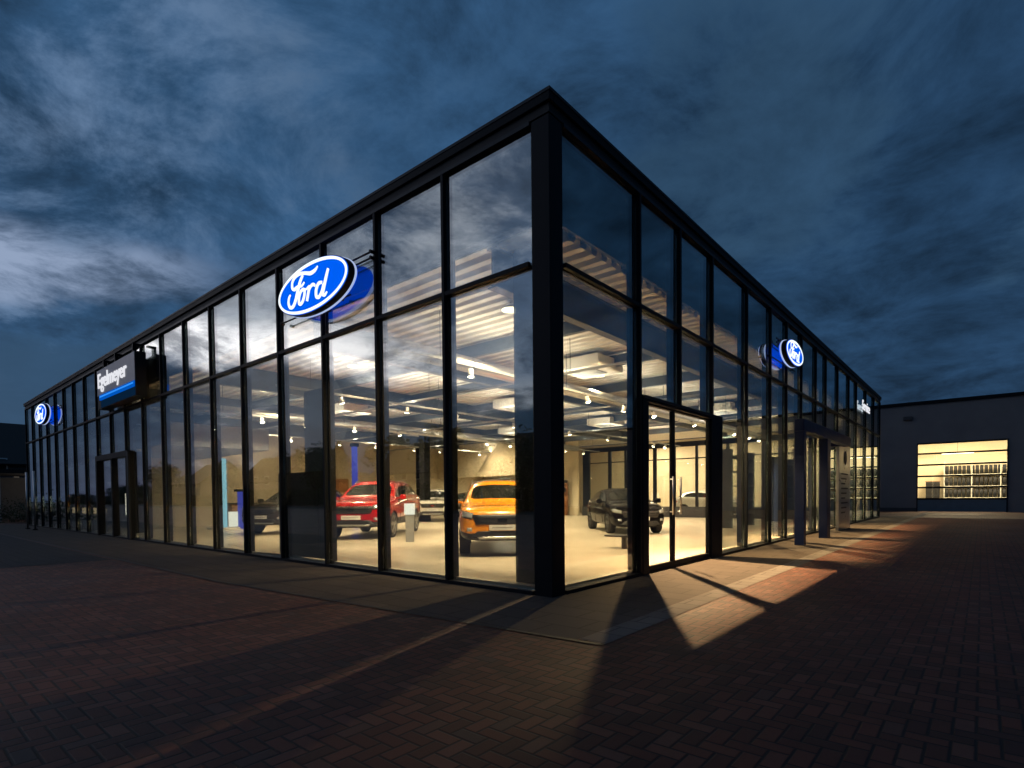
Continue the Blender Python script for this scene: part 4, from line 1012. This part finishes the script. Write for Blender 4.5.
# closeness to the sunset (well round to the left, behind the camera)
def toward(azd, eld):
    v = Vector((math.cos(R(azd))*math.cos(R(eld)), math.sin(R(azd))*math.cos(R(eld)), math.sin(R(eld))))
    n = N(nt, 'ShaderNodeVectorMath'); n.operation = 'DOT_PRODUCT'; L(nt, D, n.inputs[0]); n.inputs[1].default_value = v
    return n.outputs['Value']
t_ = toward(222, 18)
near = mr(t_, .72, .93); mid = mr(t_, .1, .9); far = mr(t_, -.75, .55)
dark = mixc(nt, far, (.013, .039, .086), (.027, .076, .160))
dark = mixc(nt, near, dark, (.15, .215, .35))
brt = mixc(nt, mid, (.024, .062, .120), (.14, .225, .37))
brt = mixc(nt, near, brt, (.80, .82, .94))
patch_ = mr(n2, .36, .64, .55, 1.5, False)
darkp = mixc(nt, 1.0, dark, patch_, 'MULTIPLY'); brt = mixc(nt, 1.0, brt, mr(n2, .34, .66, .70, 1.22, False), 'MULTIPLY')
colr = mixc(nt, gap, darkp, brt)
# heavy cloud bank low on the sunset side
low = math_n(nt, 'MULTIPLY', math_n(nt, 'SUBTRACT', 1., mr(math_n(nt, 'ADD', z, math_n(nt, 'MULTIPLY', math_n(nt, 'SUBTRACT', n1, .5), .22)), .19, .225)), mr(t_, .2, .75))
lowc = mixc(nt, mr(n2, .40, .62), (.024, .058, .115), (.052, .098, .170))
lowc = mixc(nt, mr(n2, .60, .70), lowc, (.24, .27, .35))
colr = mixc(nt, low, colr, mixc(nt, mr(t_, .72, .9), (.030, .075, .145), lowc))
# clear strip of evening light between the bank and the cloud above
zz = math_n(nt, 'ADD', z, math_n(nt, 'MULTIPLY', math_n(nt, 'SUBTRACT', n1, .5), .22))
zz = math_n(nt, 'SUBTRACT', zz, mr(toward(158, 16), .80, .985, 0, .06))
band = math_n(nt, 'MULTIPLY', mr(zz, .20, .235), math_n(nt, 'SUBTRACT', 1., mr(zz, .26, .315)))
t2 = toward(203, 14)
bandf = math_n(nt, 'MULTIPLY', math_n(nt, 'MULTIPLY', band, mr(t2, .68, .84)), math_n(nt, 'MULTIPLY_ADD', mr(n2, .36, .56), .75, .25))
bandc = mixc(nt, mr(t2, .93, .985), (.29, .37, .53), (2.7, 2.45, 2.45))
colr = mixc(nt, math_n(nt, 'MULTIPLY', bandf, .95), colr, bandc)
sk = N(nt, 'ShaderNodeVectorMath'); sk.operation = 'SCALE'; L(nt, sky.outputs[0], sk.inputs[0]); sk.inputs[3].default_value = .003
ad = mixc(nt, 1.0, colr, sk.outputs[0], 'ADD')
L(nt, ad, bg.inputs[0]); bg.inputs[1].default_value = 1.0
L(nt, bg.outputs[0], out.inputs[0])
sun = bpy.data.lights.new('sun', 'SUN'); sun.energy = .003; sun.angle = R(12); sun.color = (1, .86, .75)
so = bpy.data.objects.new('sun', sun); COL.objects.link(so); so.rotation_euler = Vector((-math.cos(R(207)), -math.sin(R(207)), -math.tan(R(8)))).to_track_quat('-Z', 'Y').to_euler()

# ------------------------------------------------------------------ render settings
S.render.engine = 'CYCLES'
S.cycles.max_bounces = 14; S.cycles.transparent_max_bounces = 32; S.cycles.glossy_bounces = 6; S.cycles.diffuse_bounces = 5
S.cycles.sample_clamp_indirect = 6.0
S.cycles.caustics_reflective = False; S.cycles.caustics_refractive = False
S.view_settings.view_transform = 'Standard'; S.view_settings.look = 'None'; S.view_settings.gamma = 1; S.view_settings.exposure = 0
